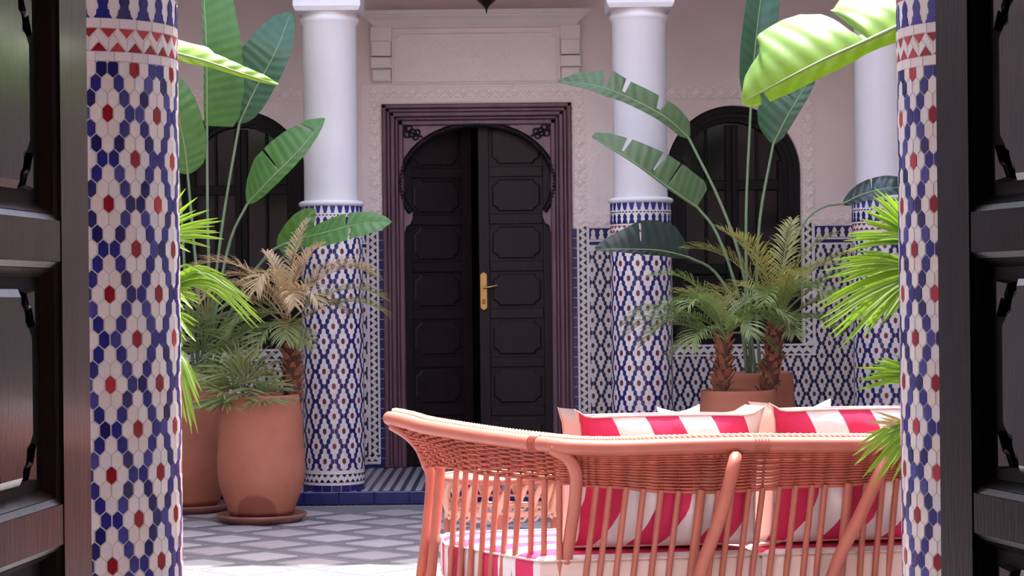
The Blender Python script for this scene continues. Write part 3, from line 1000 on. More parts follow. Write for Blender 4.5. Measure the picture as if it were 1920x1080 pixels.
def near_column(x, y, rel0, zred, ztop, lo, hi, label):
    """rel0: direction of a red tile, ztop: top of the hexagons; lo..hi: directions in view (degrees, 0 faces -y)."""
    r = NEAR_R
    c = empty('column', (x, y, 0)); tag(c, label, 'column', kind='thing')
    fn = cyl(x, y, r); circ = 2 * PI * r
    core = MB(); core.lathe([(r, 0), (r, ztop + .31)], x, y, 72, caps=False)
    core.build('core', M['grout'], c)
    W, H = circ / 10, .2076
    w, rp = W / 5, H / 6
    mes = {}
    for key in TILES[:8]:
        t = MB()
        t.plate(hexpoly(0, 0, w, rp, .0012 if key[0] == 'w' else .0017), lambda a, z, d: (a, -d, z), 0, .0016, .0006)
        mes[key] = t.mesh('hex_tile', M[key])
    rest = MB()
    cand = []
    rows = range(math.floor((.02 - zred) / rp), math.ceil((ztop - zred) / rp) + 1)
    mid = math.radians((lo + hi) / 2)
    for rr in rows:
        for k in range(50):
            z = zred + rr * rp
            a = math.radians(rel0) + (k + rr / 2) * w / r
            a = (a + PI) % (2 * PI) - PI
            col = hex_colour(2 * k + rr, rr)
            if z + rp * .66 > ztop or z - rp * .66 < .0:
                p = clip(hexpoly(a * r, z, w, rp, .0013), -9, 9, .0, ztop)
                if p: rest.plate(p, fn, 0, .0016, 0, pick(col))
                continue
            view = math.radians(lo) - .02 < a < math.radians(hi) + .02 and .55 < z < 2.15
            cand.append((view, a, z, col))
    face = math.atan2(-x, y)      # direction towards the camera
    vis = sorted([q for q in cand if q[0]], key=lambda q: -math.cos(q[1] - face))[:290]
    vs = set((round(q[1], 4), round(q[2], 4)) for q in vis)
    for v, a, z, col in cand:
        if (round(a, 4), round(z, 4)) in vs and v:
            key = TILES[pick(col)]
            o = bpy.data.objects.new('hex_tile', mes[key])
            C.objects.link(o); o.parent = c
            o.location = (r * math.sin(a), -r * math.cos(a), z)
            o.rotation_euler = (R.uniform(-.012, .012), 0, a + R.uniform(-.012, .012))
        else:
            rest.plate(hexpoly(a * r, z, w, rp, .0013), fn, 0, .0016, 0, pick(col))
    # bands: squares, zigzag, squares, merlons, zigzag
    z = ztop + .002

    def band_piece(name, poly, key):
        ac = sum(p[0] for p in poly) / len(poly) / r
        zc = sum(p[1] for p in poly) / len(poly)
        ac_ = (ac + PI) % (2 * PI) - PI
        if math.radians(lo) - .1 < ac_ < math.radians(hi) + .1:
            t = MB()
            t.plate([(px_ - ac * r, pz - zc) for px_, pz in poly], lambda a, q, d: ((r + d) * math.sin(a / r), r - (r + d) * math.cos(a / r), q), 0, .0018, .0005)
            o = bpy.data.objects.new(name, t.mesh(name, M[key]))
            C.objects.link(o); o.parent = c
            o.location = (r * math.sin(ac), -r * math.cos(ac), zc); o.rotation_euler = (0, 0, ac)
        else:
            rest.plate(poly, fn, 0, .0035, 0, TI[key])

    def squares(z0, z1, n=30, ph=0.0):
        p = circ / n
        for i in range(n):
            a = (i + ph) * p - circ / 2
            band_piece('square_tile', [(a + .0008, z0), (a + p - .0008, z0), (a + p - .0008, z1), (a + .0008, z1)], R.choice(['w1', 'w2', 'w3', 'w1']))

    def zig(z0, z1, n=30):
        p = circ / n
        h = (z1 - z0)
        for i in range(n):
            a = i * p - circ / 2
            t = .40
            band_piece('triangle_tile', [(a + p * .08, z0), (a + p * .92, z0), (a + p * .5, z0 + h * t)], R.choice(['r1', 'r1', 'r2']))
            band_piece('triangle_tile', [(a - p * .42, z1), (a, z1 - h * t), (a + p * .42, z1)], R.choice(['r1', 'r2']))
            # two slanting pale pieces between the triangles
            g = p * .03
            band_piece('slant_tile', [(a - g * 0 + p * .0, z0 + h * .0), (a + p * .04, z0), (a + p * .52, z0 + h * .47), (a + p * .27, z0 + h * .72), (a - p * .0 + g, z0 + h * .46)], R.choice(['w1', 'w2', 'w3']))
            band_piece('slant_tile', [(a + p * .99, z0 + h * .03), (a + p * .99, z0 + h * .46), (a + p * .52, z1 - h * .02), (a + p * .46, z1 - h * .02), (a + p * .3, z0 + h * .74), (a + p * .55, z0 + h * .47)], R.choice(['w1', 'w2', 'w3']))

    squares(z, z + .0205, 30, .3); z += .022
    zig(z, z + .052); z += .054
    squares(z, z + .0205, 30, .6); z += .022
    p = circ / 26
    for i in range(26):
        cx = (i + .5) * p - circ / 2
        band_piece('merlon_tile', [(cx + a * p * .84, z + b_ * .062) for a, b_ in MERLON], R.choice(['b1', 'b2', 'b1', 'b3']))
    z += .065
    zig(z, z + .052); z += .054
    squares(z, z + .0205); z += .022
    rb = rest.build('tile_cladding', TM, c); rb['kind'] = 'stuff'
    s = MB(); s.lathe([(r + .004, z), (r + .018, z + .012), (r + .012, z + .03), (r - .02, z + .034), (r - .02, 3.3)], x, y, 48)
    s.build('shaft', M['white_paint'], c)
    k = MB(); k.box(x - .23, x + .23, y - .23, y + .23, 3.3, 3.56); k.build('capital', M['white_paint'], c)
    b = MB(); b.lathe([(r + .02, .0), (r + .02, .05), (r + .004, .055)], x, y, 48); b.build('foot', M['step_blue'], c)
    return c


near_column(P(170, 555, NEAR_D).x, NEAR_D, 23.1, 1.636, 1.962, 2, 105, 'large tiled column in the left foreground beside the open door leaf')
near_column(P(1855, 555, NEAR_D).x, NEAR_D, -48.5, 1.618, 1.94, -100, -38, 'large tiled column in the right foreground beside the right door leaf')


# ------------------------------------------------------------------ open door leaves in the foreground
def near_leaf(name, label, hx, hy, ang, width, stile, side, wood, panel):
    """Leaf in local space: x runs from the hinge (0) to the free edge, -y faces the doorway's middle."""
    d = empty(name, (hx, hy, 0), ang); d['kind'] = 'structure'
    q = side                      # +1: local face towards -y ; -1: towards +y

    def fn(x, z, dd): return (x, -q * dd, z)
    th = .022
    H2 = 2.55
    zs = [(.0, .22), (.64, .70), (1.056, 1.116), (1.472, 1.533), (1.889, 1.95), (2.37, 2.55)]

    def slab(mbx, x0, x1, z0, z1, d1=th, bev=.004):
        mbx.plate([(x0, z0), (x1, z0), (x1, z1), (x0, z1)], fn, -th, d1, bev)
    b = MB()
    slab(b, 0, stile, 0, H2); b.build('stile', wood, d, local=True)
    b = MB(); slab(b, width - stile, width, 0, H2); b.build('stile', wood, d, local=True)
    for z0, z1 in zs:
        b = MB(); slab(b, stile, width - stile, z0, z1, th - .001); b.build('rail', wood, d, local=True)
    for (a0, a1), (c0, c1) in zip(zs, zs[1:]):
        x0, x1, z0, z1 = stile, width - stile, a1, c0
        mo = MB()
        # sloping moulding round the recess
        mw = .022
        O = [(x0, z0), (x1, z0), (x1, z1), (x0, z1)]
        I = [(x0 + mw, z0 + mw), (x1 - mw, z0 + mw), (x1 - mw, z1 - mw), (x0 + mw, z1 - mw)]
        for lay, (da, db, s0, s1) in enumerate(((.018, .012, 0, .4), (.012, -.006, .45, 1))):
            for i in range(4):
                j = (i + 1) % 4
                def L_(t, k): return (O[k][0] + (I[k][0] - O[k][0]) * t, O[k][1] + (I[k][1] - O[k][1]) * t)
                A, B, C2, D2 = L_(s0, i), L_(s0, j), L_(s1, j), L_(s1, i)
                mo.add([fn(*A, da), fn(*B, da), fn(*C2, db), fn(*D2, db)], [(0, 1, 2, 3)])
        mo.build('moulding', wood, d, local=True)
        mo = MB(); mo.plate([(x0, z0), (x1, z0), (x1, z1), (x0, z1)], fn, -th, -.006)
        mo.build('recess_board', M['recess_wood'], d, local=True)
        pn = MB()
        g = .098 if side < 0 else .072
        xa, xb, za, zb = x0 + g, x1 - g, z0 + .04, z1 - .04
        c = .05
        def cusp(cx, cz, sx, sz):
            pts = [(c, 0), (c * .98, c * .25), (c * .72, c * .38), (c * .60, c * .62), (c * .62, c * .86), (c * .3, c * .95), (0, c * 1.25)]
            return [(cx + sx * a, cz + sz * e) for a, e in pts]
        poly = cusp(xa, za, 1, 1)[::-1] + cusp(xb, za, -1, 1) + cusp(xb, zb, -1, -1)[::-1] + cusp(xa, zb, 1, -1)
        pn.plate(poly, fn, -.006, .012, .012)
        pn.build('raised_panel', panel, d, local=True)
        for sx, xx in ((1, xa), (-1, xb)):          # carved corner brackets
            for sz, zz in ((1, za), (-1, zb)):
                cb = MB()
                cb.plate([(xx - sx * .012, zz), (xx + sx * .028, zz + sz * .004), (xx + sx * .018, zz + sz * .022), (xx + sx * .004, zz + sz * .03), (xx - sx * .012, zz + sz * .055)][::sx * sz], fn, -.006, .010, .004)
                cb.build('corner_carving', panel, d, local=True)
    return d


al, ar = math.radians(5.7), math.radians(13.5)
# hinge at the far end; the leaf runs back towards the camera
pl = P(141, 545, 3.2); pr = P(1784, 545, 3.2)
near_leaf('door_2', '', pl.x, 3.2, -PI / 2 - al, .66, .132, -1, M['leaf_wood'], M['panel_wood'])
near_leaf('door_3', '', pr.x, 3.2, -PI / 2 + ar, .66, .108, 1, M['leaf_wood_r'], M['panel_wood'])
mb = MB()
mb.box(-.79, -.71, 3.225, 3.32, 0, 2.62); mb.box(.688, .79, 3.225, 3.32, 0, 2.62); mb.box(-.79, .79, 3.225, 3.32, 2.56, 2.64)
S('trim_2', mb, M['leaf_wood_r'])
# ------------------------------------------------------------------ pots
def urn(name, label, x, y, z0, rmax, hgt, rim, foot, group=None, saucer=None, slabel=None):
    u = empty(name, (x, y, z0)); tag(u, label, 'pot', group)
    k = hgt
    b = MB()
    prof = [(foot * .93, 0), (foot, .004), (foot * 1.03, .03)]
    pts = [(0.03, foot * 1.03), (.12, foot + (rmax - foot) * .42), (.25, foot + (rmax - foot) * .86), (.38, rmax), (.5, rmax * .995), (.65, rmax * .97), (.82, rim + (rmax - rim) * .28), (1, rim)]
    for i in range(25):
        t = i / 24
        q = interp(pts, .03 + t * .97)
        prof.append((q, (.03 + t * .97) * k))
    # smooth the interpolated profile
    for _ in range(3):
        prof = [prof[0]] + [((prof[i - 1][0] + 2 * prof[i][0] + prof[i + 1][0]) / 4, prof[i][1]) for i in range(1, len(prof) - 1)] + [prof[-1]]
    prof += [(rim - .004, k + .006), (rim - .022, k + .006), (rim - .03, k - .005), (rim - .034, k - .06)]
    b.lathe([(r, z0 + z) for r, z in prof], x, y, 56, caps=False)
    b.lathe([(.001, z0 + .002), (foot * .93, z0)], x, y, 56, caps=False)
    b.build('body', M['terra_stain' if 'stain' in label else 'terra'], u)
    s = MB()
    n = 40
    vs = [(x, y, z0 + k - .035)]
    for rr in (.33, .66, 1.0):
        for j in range(n):
            a = 2 * PI * j / n
            vs.append((x + (rim - .034) * rr * math.sin(a), y - (rim - .034) * rr * math.cos(a), z0 + k - .045 + R.uniform(-.008, .012)))
    fs = [(0, 1 + j, 1 + (j + 1) % n) for j in range(n)]
    for l in range(2):
        for j in range(n):
            fs.append((1 + l * n + j, 1 + (l + 1) * n + j, 1 + (l + 1) * n + (j + 1) % n, 1 + l * n + (j + 1) % n))
    s.add(vs, fs, 0, True)
    s.build('soil', M['soil'], u)
    if saucer:
        d = MB()
        d.lathe([(saucer * .78, 0.002), (saucer * .84, .004), (saucer * .97, .034), (saucer, .05), (saucer * .985, .056), (saucer * .955, .052), (saucer * .90, .026), (.01, .024)], x, y, 56)
        so = d.build('pot_saucer', M['saucer'], org=Vector((x, y, 0)))
        tag(so, slabel, 'saucer')
    return u


PA = P(490, 900, 13.2); PB = P(350, 900, 13.88)
PC = P(1384, 740, 13.14); PD = P(1426, 700, 13.86)
potA = urn('terracotta_pot', 'tall terracotta pot in front at left, damp stain at its foot', PA.x, PA.y, .027, .278, .775, .258, .19, None, .288, 'terracotta saucer under the front left pot')
potB = urn('terracotta_pot', 'larger terracotta pot behind at left, partly behind the tiled column', PB.x, PB.y, .027, .30, .875, .272, .20, None, .30, 'terracotta saucer under the rear left pot')
potC = urn('terracotta_pot', 'terracotta pot behind the sofa holding the two short palm trunks', PC.x, PC.y, .027, .262, .775, .236, .18, None, .27, 'saucer of the front right pot, behind the sofa')
potD = urn('terracotta_pot', 'taller terracotta pot behind the twin palm trunks at right', PD.x, PD.y, GZ * 0 + .0, .24, .885, .215, .17)


# ------------------------------------------------------------------ palms
def frond(mb, base, az, el, L, droop, ll, n=24, width=.0046, stiff=.55, twist=0.0, curl=0.0, bare=.22):
    """Feather frond: arching rachis with leaflets on both sides."""
    rach = [Vector(base)]
    k = 14
    a, e = az, el
    for i in range(k):
        d = Vector((math.sin(a) * math.cos(e), math.cos(a) * math.cos(e), math.sin(e)))
        rach.append(rach[-1] + d * (L / k))
        e -= droop / k * (1.6 * i / k + .3)
        a += curl / k
    mb.tube(rach, [max(.0016, .0075 * (1 - i / k)) for i in range(k + 1)], 5, 0, False)
    for i in range(n):
        t = bare + (1 - bare) * (i + .5) / n
        f = t * k
        j = min(int(f), k - 1)
        p = rach[j].lerp(rach[j + 1], f - j)
        T = (rach[j + 1] - rach[j]).normalized()
        side = T.cross(Vector((0, 0, 1)))
        if side.length < .05: side = T.cross(Vector((0, 1, 0)))
        side.normalize()
        up = side.cross(T)
        l = ll * (math.sin(PI * (.12 + .80 * (t - bare) / (1 - bare))) ** .7) * R.uniform(.85, 1.1)
        for sg in (-1, 1):
            fw = .45 + .75 * t + R.uniform(-.12, .12)
            dv = (side * sg * (1.0 - .25 * t) + T * fw + up * (stiff + R.uniform(-.2, .2))).normalized()
            w = width * R.uniform(.8, 1.15)
            wv = dv.cross(up).normalized() * w if dv.cross(up).length > .05 else T * w
            dn = Vector((0, 0, -1)) * l * R.uniform(.16, .36)
            p0, p1, p2, p3 = p, p + dv * l * .36 + dn * .04, p + dv * l * .72 + dn * .35, p + dv * l + dn
            fold = up * w * .55
            mb.add([p0 - wv * .35, p0 + fold * .2, p0 + wv * .35, p1 - wv, p1 - fold * .6, p1 + wv, p2 - wv * .75, p2 - fold * .4, p2 + wv * .75, p3],
                   [(0, 1, 4, 3), (1, 2, 5, 4), (3, 4, 7, 6), (4, 5, 8, 7), (6, 7, 9), (7, 8, 9)], 0)


def trunk(parent, pts, r0, r1, nb, seed):
    q = random.Random(seed)
    b = MB()
    sp = spline(pts, 10)
    b.tube(sp, [r0 + (r1 - r0) * i / 10 for i in range(11)], 10)
    b.build('trunk', M['trunkcore'], parent)
    bt = MB()
    for i in range(nb):
        t = (i + .5) / nb
        f = t * 10; j = min(int(f), 9)
        c = sp[j].lerp(sp[j + 1], f - j)
        a = i * 2.4 + q.uniform(-.3, .3)
        r = r0 + (r1 - r0) * t
        o = Vector((math.sin(a), -math.cos(a), 0)); s = Vector((math.cos(a), math.sin(a), 0))
        ln = q.uniform(.05, .085); w = q.uniform(.014, .022)
        lean = q.uniform(.45, .95)
        p0 = c + o * r * .75; p1 = p0 + (o * lean * .6 + Vector((0, 0, 1))) * ln * .55; p2 = p1 + (o * lean + Vector((0, 0, .9 - .4 * q.random()))) * ln * .6
        th = o * .010
        bt.add([p0 - s * w * 1.25, p0 + s * w * 1.25, p0 + s * w - th, p0 - s * w - th,
                p1 - s * w + th * .4, p1 + s * w + th * .4, p1 + s * w - th, p1 - s * w - th,
                p2 - s * w * .55, p2 + s * w * .55, p2 + s * w * .5 - th * .7, p2 - s * w * .5 - th * .7],
               [(0, 1, 5, 4), (1, 2, 6, 5), (2, 3, 7, 6), (3, 0, 4, 7), (4, 5, 9, 8), (5, 6, 10, 9), (6, 7, 11, 10), (7, 4, 8, 11), (8, 9, 10, 11)])
    bt.build('leaf_bases', M['boot'], parent)
    return sp[-1]


def add_frond(parent, m_, *a, **k):
    mb = MB(); frond(mb, *a, **k)
    return mb.build('frond', M[m_], parent)


def rad(d): return math.radians(d)


# the twin palms in the right pot
def palm(label, base, top, crown_up, fr, seed, nb=46, r0=.05, r1=.042):
    p = empty('pygmy_date_palm', base); tag(p, label, 'palm')
    tip = trunk(p, [base, base.lerp(top, .5) + Vector((.008, 0, 0)), top], r0, r1, nb, seed)
    R.seed(seed)
    for i, f in enumerate(fr):
        m_, az, el, L, dr, ll = f
        add_frond(p, m_, tip + Vector((R.uniform(-.02, .02), R.uniform(-.02, .02), R.uniform(-.03, crown_up))), rad(az + R.uniform(-8, 8)), rad(el + R.uniform(-5, 5)), L * R.uniform(.93, 1.07), rad(dr), ll,
                  stiff=R.uniform(.25, .6), n=36)
    return p


ft = Vector((PC.x, PC.y, 0)); zt = .027 + .775 - .05
b1 = Vector((P(1350, 735, 13.05).x, 13.05, zt)); t1 = P(1357, 640, 13.05)
b2 = Vector((P(1437, 735, 13.2).x, 13.2, zt)); t2 = P(1455, 618, 13.2)
# az: 0 away, 90 right, 180 towards the camera, -90 left
fr1 = [('frond', -95, 48, .72, 95, .20), ('frond', -100, 72, .74, 95, .20), ('frond', -85, 30, .66, 85, .2), ('frond', -110, 58, .62, 110, .19), ('frond', -120, 30, .60, 90, .19), ('frond', -75, 38, .60, 105, .19),
       ('frond', -140, 60, .58, 110, .19), ('frond', -150, 20, .46, 80, .18), ('frond', 170, 55, .52, 120, .18), ('frond', 140, 58, .55, 115, .19),
       ('frond', 120, 40, .50, 110, .18), ('frond', 95, 55, .45, 115, .17), ('frond', 60, 60, .52, 110, .18), ('frond_olive', 10, 62, .56, 105, .18),
       ('frond', -40, 58, .56, 110, .18), ('frond_olive', -60, 75, .55, 90, .17), ('frond', -110, 5, .36, 60, .17), ('frond', 100, 5, .34, 60, .16)]
palm('left of the twin palms, grey green fronds spreading over the tiled column', b1, t1, .06, fr1, 31)
fr2 = [('frond_olive', -60, 78, .84, 62, .19), ('frond_olive', -95, 66, .84, 80, .20), ('frond_olive', -130, 74, .72, 75, .19), ('frond_olive', 20, 84, .80, 45, .18), ('frond_olive', 110, 80, .74, 60, .19), ('frond_olive', -80, 50, .7, 90, .19),
       ('frond_olive', 70, 70, .66, 80, .20), ('frond', 95, 52, .86, 84, .20), ('frond', 110, 36, .80, 78, .19), ('frond_olive', 85, 44, .78, 90, .19), ('frond_olive', 100, 66, .84, 85, .19),
       ('frond', 140, 55, .58, 100, .19), ('frond_olive', 170, 66, .58, 95, .18), ('frond', -160, 45, .52, 105, .18), ('frond', 180, 25, .44, 80, .17),
       ('frond', 60, 20, .56, 70, .18), ('frond_olive', -40, 55, .60, 95, .19), ('frond', 120, 12, .44, 60, .17), ('frond_olive', 40, 55, .6, 90, .19), ('frond', -110, 35, .42, 90, .17)]
palm('right of the twin palms, taller and more olive yellow', b2, t2, .08, fr2, 57, nb=54, r0=.058, r1=.05)

# dry tipped palm in the front left pot
zA = .027 + .775 - .05
bA = Vector((P(548, 745, 13.18).x, 13.18, zA)); tA = P(541, 612, 13.18)
frA = [('frond_dry', -85, 66, .62, 125, .19), ('frond_dry', -95, 50, .84, 100, .20), ('frond_dry', -92, 40, .78, 95, .2), ('frond_dry', -115, 58, .7, 115, .19), ('frond_dry', -110, 76, .54, 120, .19), ('frond_olive', -75, 44, .60, 95, .19),
       ('frond_dry', -40, 80, .58, 45, .13), ('frond_dry', 40, 84, .60, 35, .12), ('frond_dry', 120, 82, .56, 55, .13), ('frond_dry', -150, 70, .50, 150, .18),
       ('frond_dry', 85, 52, .66, 92, .20), ('frond_dry', 95, 64, .62, 110, .19), ('frond_olive', 100, 40, .68, 82, .20), ('frond_olive', 80, 32, .66, 78, .19),
       ('frond_dry', 150, 60, .50, 135, .18), ('frond_dry', 170, 72, .46, 155, .17), ('frond', -120, 12, .46, 80, .18), ('frond', -95, -2, .46, 70, .18),
       ('frond', -80, -18, .44, 60, .18), ('frond', 180, 5, .34, 80, .17), ('frond', 150, -8, .30, 60, .16), ('frond', -150, -12, .40, 70, .17), ('frond_olive', 70, 18, .40, 70, .17)]
palm('palm with dry tan upper fronds in the front left terracotta pot', bA, tA, .14, frA, 12, nb=50, r0=.062, r1=.046)


# ------------------------------------------------------------------ fan palms
def strip(mb, pts, w, fold=.4, mi=0):
    """One narrow folded leaf segment along pts."""
    k = len(pts)
    vs, fs = [], []
    for i, p in enumerate(pts):
        T = (pts[min(i + 1, k - 1)] - pts[max(i - 1, 0)]).normalized()
        s = T.cross(Vector((.15, -1, .35))).normalized()
        nn = s.cross(T)
        t = i / (k - 1)
        ww = w * (.45 + .9 * min(1, t * 2.5)) * (1 - t ** 3) ** .8 + .0006
        vs += [p - s * ww, p - nn * ww * fold, p + s * ww]
    for i in range(k - 1):
        o = i * 3
        fs += [(o, o + 1, o + 4, o + 3), (o + 1, o + 2, o + 5, o + 4)]
    mb.add(vs, fs, mi, True)


def fan(parent, m_, hub, tips, w=.011, sag=.06, name='fan_leaf'):
    mb = MB()
    for tp in tips:
        d = tp - hub
        L = d.length
        mid = hub + d * .55 + Vector((0, 0, sag * L))
        strip(mb, spline([hub, mid, tp], 9), w * R.uniform(.8, 1.2))
    o = mb.build(name, M[m_], parent)
    return o


def fan_auto(hub, az, el, L, n=22, spread=150, drop=.25, jit=.08):
    """Tips of a round fan leaf facing az / el."""
    f = Vector((math.sin(az) * math.cos(el), math.cos(az) * math.cos(el), math.sin(el)))
    s = f.cross(Vector((0, 0, 1))).normalized()
    u = s.cross(f)
    out = []
    for i in range(n):
        a = math.radians(-spread / 2 + spread * i / (n - 1) + R.uniform(-4, 4))
        d = f * math.cos(a) + s * math.sin(a)
        out.append(hub + d * L * R.uniform(.9, 1.05) + Vector((0, 0, -drop * L * R.uniform(.5, 1.2))) + u * R.uniform(-jit, jit) * L)
    return out


# green fan palms low in the two left pots
R.seed(77)
fp = empty('fan_palm', (PB.x + .08, PB.y, .85)); tag(fp, 'grey green fan palm low in the rear left pot', 'palm')
for az, el, L, dx, dz in ((-170, 45, .30, .05, .22), (160, 60, .34, .12, .30), (-140, 70, .34, .0, .34), (150, 20, .26, .16, .12), (-160, 10, .26, .02, .1), (120, 50, .32, .2, .22), (175, 78, .34, .08, .42)):
    base = Vector((PB.x + .08, PB.y, .85)); hub = Vector((PB.x + .08 + dx, PB.y - .12, .86 + dz))
    tb = MB(); tb.tube(spline([base, base.lerp(hub, .5) + Vector((0, 0, .02)), hub], 5), .005, 5); tb.build('leaf_stalk', M['stalk'], fp)
    fan(fp, 'frond', hub, fan_auto(hub, rad(az), rad(el), L, 24, 180), .0042, .05)
fp2 = empty('fan_palm', (P(452, 740, 13.1).x, 13.1, zA)); tag(fp2, 'small green fan palm at the left side of the front left pot', 'palm')
for az, el, L, dx, dz in ((-150, 50, .28, -.04, .10), (-100, 40, .30, -.1, .08), (170, 65, .30, .04, .14), (140, 35, .28, .10, .08), (-170, 15, .26, .0, .04), (150, 80, .32, .02, .2), (120, 10, .24, .14, .03), (-120, 5, .28, -.08, .02)):
    base = Vector((P(452, 740, 13.1).x, 13.1, zA)); hub = base + Vector((dx, -.08, dz))
    tb = MB(); tb.tube([base, base.lerp(hub, .5) + Vector((0, 0, .01)), hub], .005, 5); tb.build('leaf_stalk', M['stalk'], fp2)
    fan(fp2, 'frond', hub, fan_auto(hub, rad(az), rad(el), L, 24, 180), .0042, .05)

# red flowered bromeliad in the rear left pot
br = empty('bromeliad', (P(399, 700, 13.7).x, 13.66, .86)); tag(br, 'small bromeliad with a red flower head in the rear left pot', 'plant')
q0 = Vector(br.location)
fl = MB()
for i in range(9):
    a = i * 2.4; r_ = .03 + .002 * i
    d = Vector((math.sin(a) * .7, math.cos(a) * .7, 1)).normalized()
    strip(fl, spline([q0 + Vector((0, 0, .0)), q0 + d * .05, q0 + d * (.085 + .004 * i)], 5), .017)
fl.build('flower', M['flower'], br)
fan(br, 'frond', q0, [q0 + Vector((math.sin(a) * .2, math.cos(a) * .2, .08)) for a in [i * .52 for i in range(12)]], .014, .25, 'leaf')

# bright palms close to the camera, lit by the sun
R.seed(5)


def pxs(lst, D, jit=.12):
    return [P(x, y, D + R.uniform(-jit, jit)) for x, y in lst]


np_ = empty('fan_palm', (1.36, 6.1, .45)); tag(np_, 'bright sunlit fan palm at right, coming out behind the right foreground column', 'palm')
crown = Vector((1.36, 6.1, 1.0))
tb = MB(); tb.tube([Vector((1.36, 6.1, .44)), crown], [.06, .05], 10); tb.build('trunk', M['boot'], np_)
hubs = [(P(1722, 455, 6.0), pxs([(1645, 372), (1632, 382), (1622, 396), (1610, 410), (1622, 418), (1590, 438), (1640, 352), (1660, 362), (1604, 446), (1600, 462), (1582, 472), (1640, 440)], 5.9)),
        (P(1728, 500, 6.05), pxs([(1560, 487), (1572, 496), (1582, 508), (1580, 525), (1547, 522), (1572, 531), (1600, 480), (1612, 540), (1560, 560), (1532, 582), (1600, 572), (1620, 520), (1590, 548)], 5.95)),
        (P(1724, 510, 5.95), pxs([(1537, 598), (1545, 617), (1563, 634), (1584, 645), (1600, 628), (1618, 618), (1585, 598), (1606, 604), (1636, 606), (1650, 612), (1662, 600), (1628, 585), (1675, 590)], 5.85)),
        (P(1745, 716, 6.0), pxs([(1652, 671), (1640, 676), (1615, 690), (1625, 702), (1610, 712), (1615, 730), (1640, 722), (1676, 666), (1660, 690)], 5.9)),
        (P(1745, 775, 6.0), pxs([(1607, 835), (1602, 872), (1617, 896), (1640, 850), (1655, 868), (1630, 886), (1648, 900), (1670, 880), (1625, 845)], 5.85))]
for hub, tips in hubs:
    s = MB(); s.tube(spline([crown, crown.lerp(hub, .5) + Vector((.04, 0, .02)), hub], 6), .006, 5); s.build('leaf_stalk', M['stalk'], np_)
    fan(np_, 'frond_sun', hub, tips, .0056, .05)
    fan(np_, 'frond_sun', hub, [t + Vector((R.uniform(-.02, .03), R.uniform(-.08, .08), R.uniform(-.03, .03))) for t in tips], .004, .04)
hub = P(1742, 815, 6.0)
s = MB(); s.tube([crown, hub], .005, 5); s.build('leaf_stalk', M['stalk'], np_)
fan(np_, 'frond_dry', hub, pxs([(1642, 772), (1622, 790), (1655, 800), (1620, 812), (1640, 826), (1650, 783)], 5.9), .005, .03)
urn('terracotta_pot', 'terracotta pot of the sunlit right palm, hidden behind the column', 1.36, 6.1, 0.0, .21, .46, .19, .15)

nl = empty('fan_palm', (-1.28, 6.1, .45)); tag(nl, 'bright sunlit palm at left, arching out behind the left foreground column', 'palm')
crown = Vector((-1.28, 6.1, 1.05))
tb = MB(); tb.tube([Vector((-1.28, 6.1, .44)), crown], [.06, .05], 10); tb.build('trunk', M['boot'], nl)
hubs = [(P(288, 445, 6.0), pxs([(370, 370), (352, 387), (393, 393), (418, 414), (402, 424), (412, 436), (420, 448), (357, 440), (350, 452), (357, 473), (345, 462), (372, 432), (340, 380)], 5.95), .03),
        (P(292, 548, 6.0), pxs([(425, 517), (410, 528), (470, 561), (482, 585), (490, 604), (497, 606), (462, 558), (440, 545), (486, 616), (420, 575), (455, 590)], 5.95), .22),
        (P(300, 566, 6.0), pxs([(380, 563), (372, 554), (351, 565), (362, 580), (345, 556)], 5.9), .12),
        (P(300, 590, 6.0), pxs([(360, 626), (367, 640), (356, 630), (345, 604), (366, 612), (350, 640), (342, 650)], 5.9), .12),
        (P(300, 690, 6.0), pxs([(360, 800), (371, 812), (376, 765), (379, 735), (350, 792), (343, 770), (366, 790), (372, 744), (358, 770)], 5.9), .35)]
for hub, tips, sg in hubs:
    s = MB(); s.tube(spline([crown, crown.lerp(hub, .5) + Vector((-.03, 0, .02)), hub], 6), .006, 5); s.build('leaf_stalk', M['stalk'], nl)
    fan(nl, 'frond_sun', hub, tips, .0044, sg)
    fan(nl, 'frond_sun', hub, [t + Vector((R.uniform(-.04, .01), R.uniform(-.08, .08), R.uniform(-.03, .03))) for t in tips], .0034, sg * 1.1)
urn('terracotta_pot', 'terracotta pot of the sunlit left palm, hidden behind the column', -1.28, 6.1, 0.0, .21, .46, .19, .15)


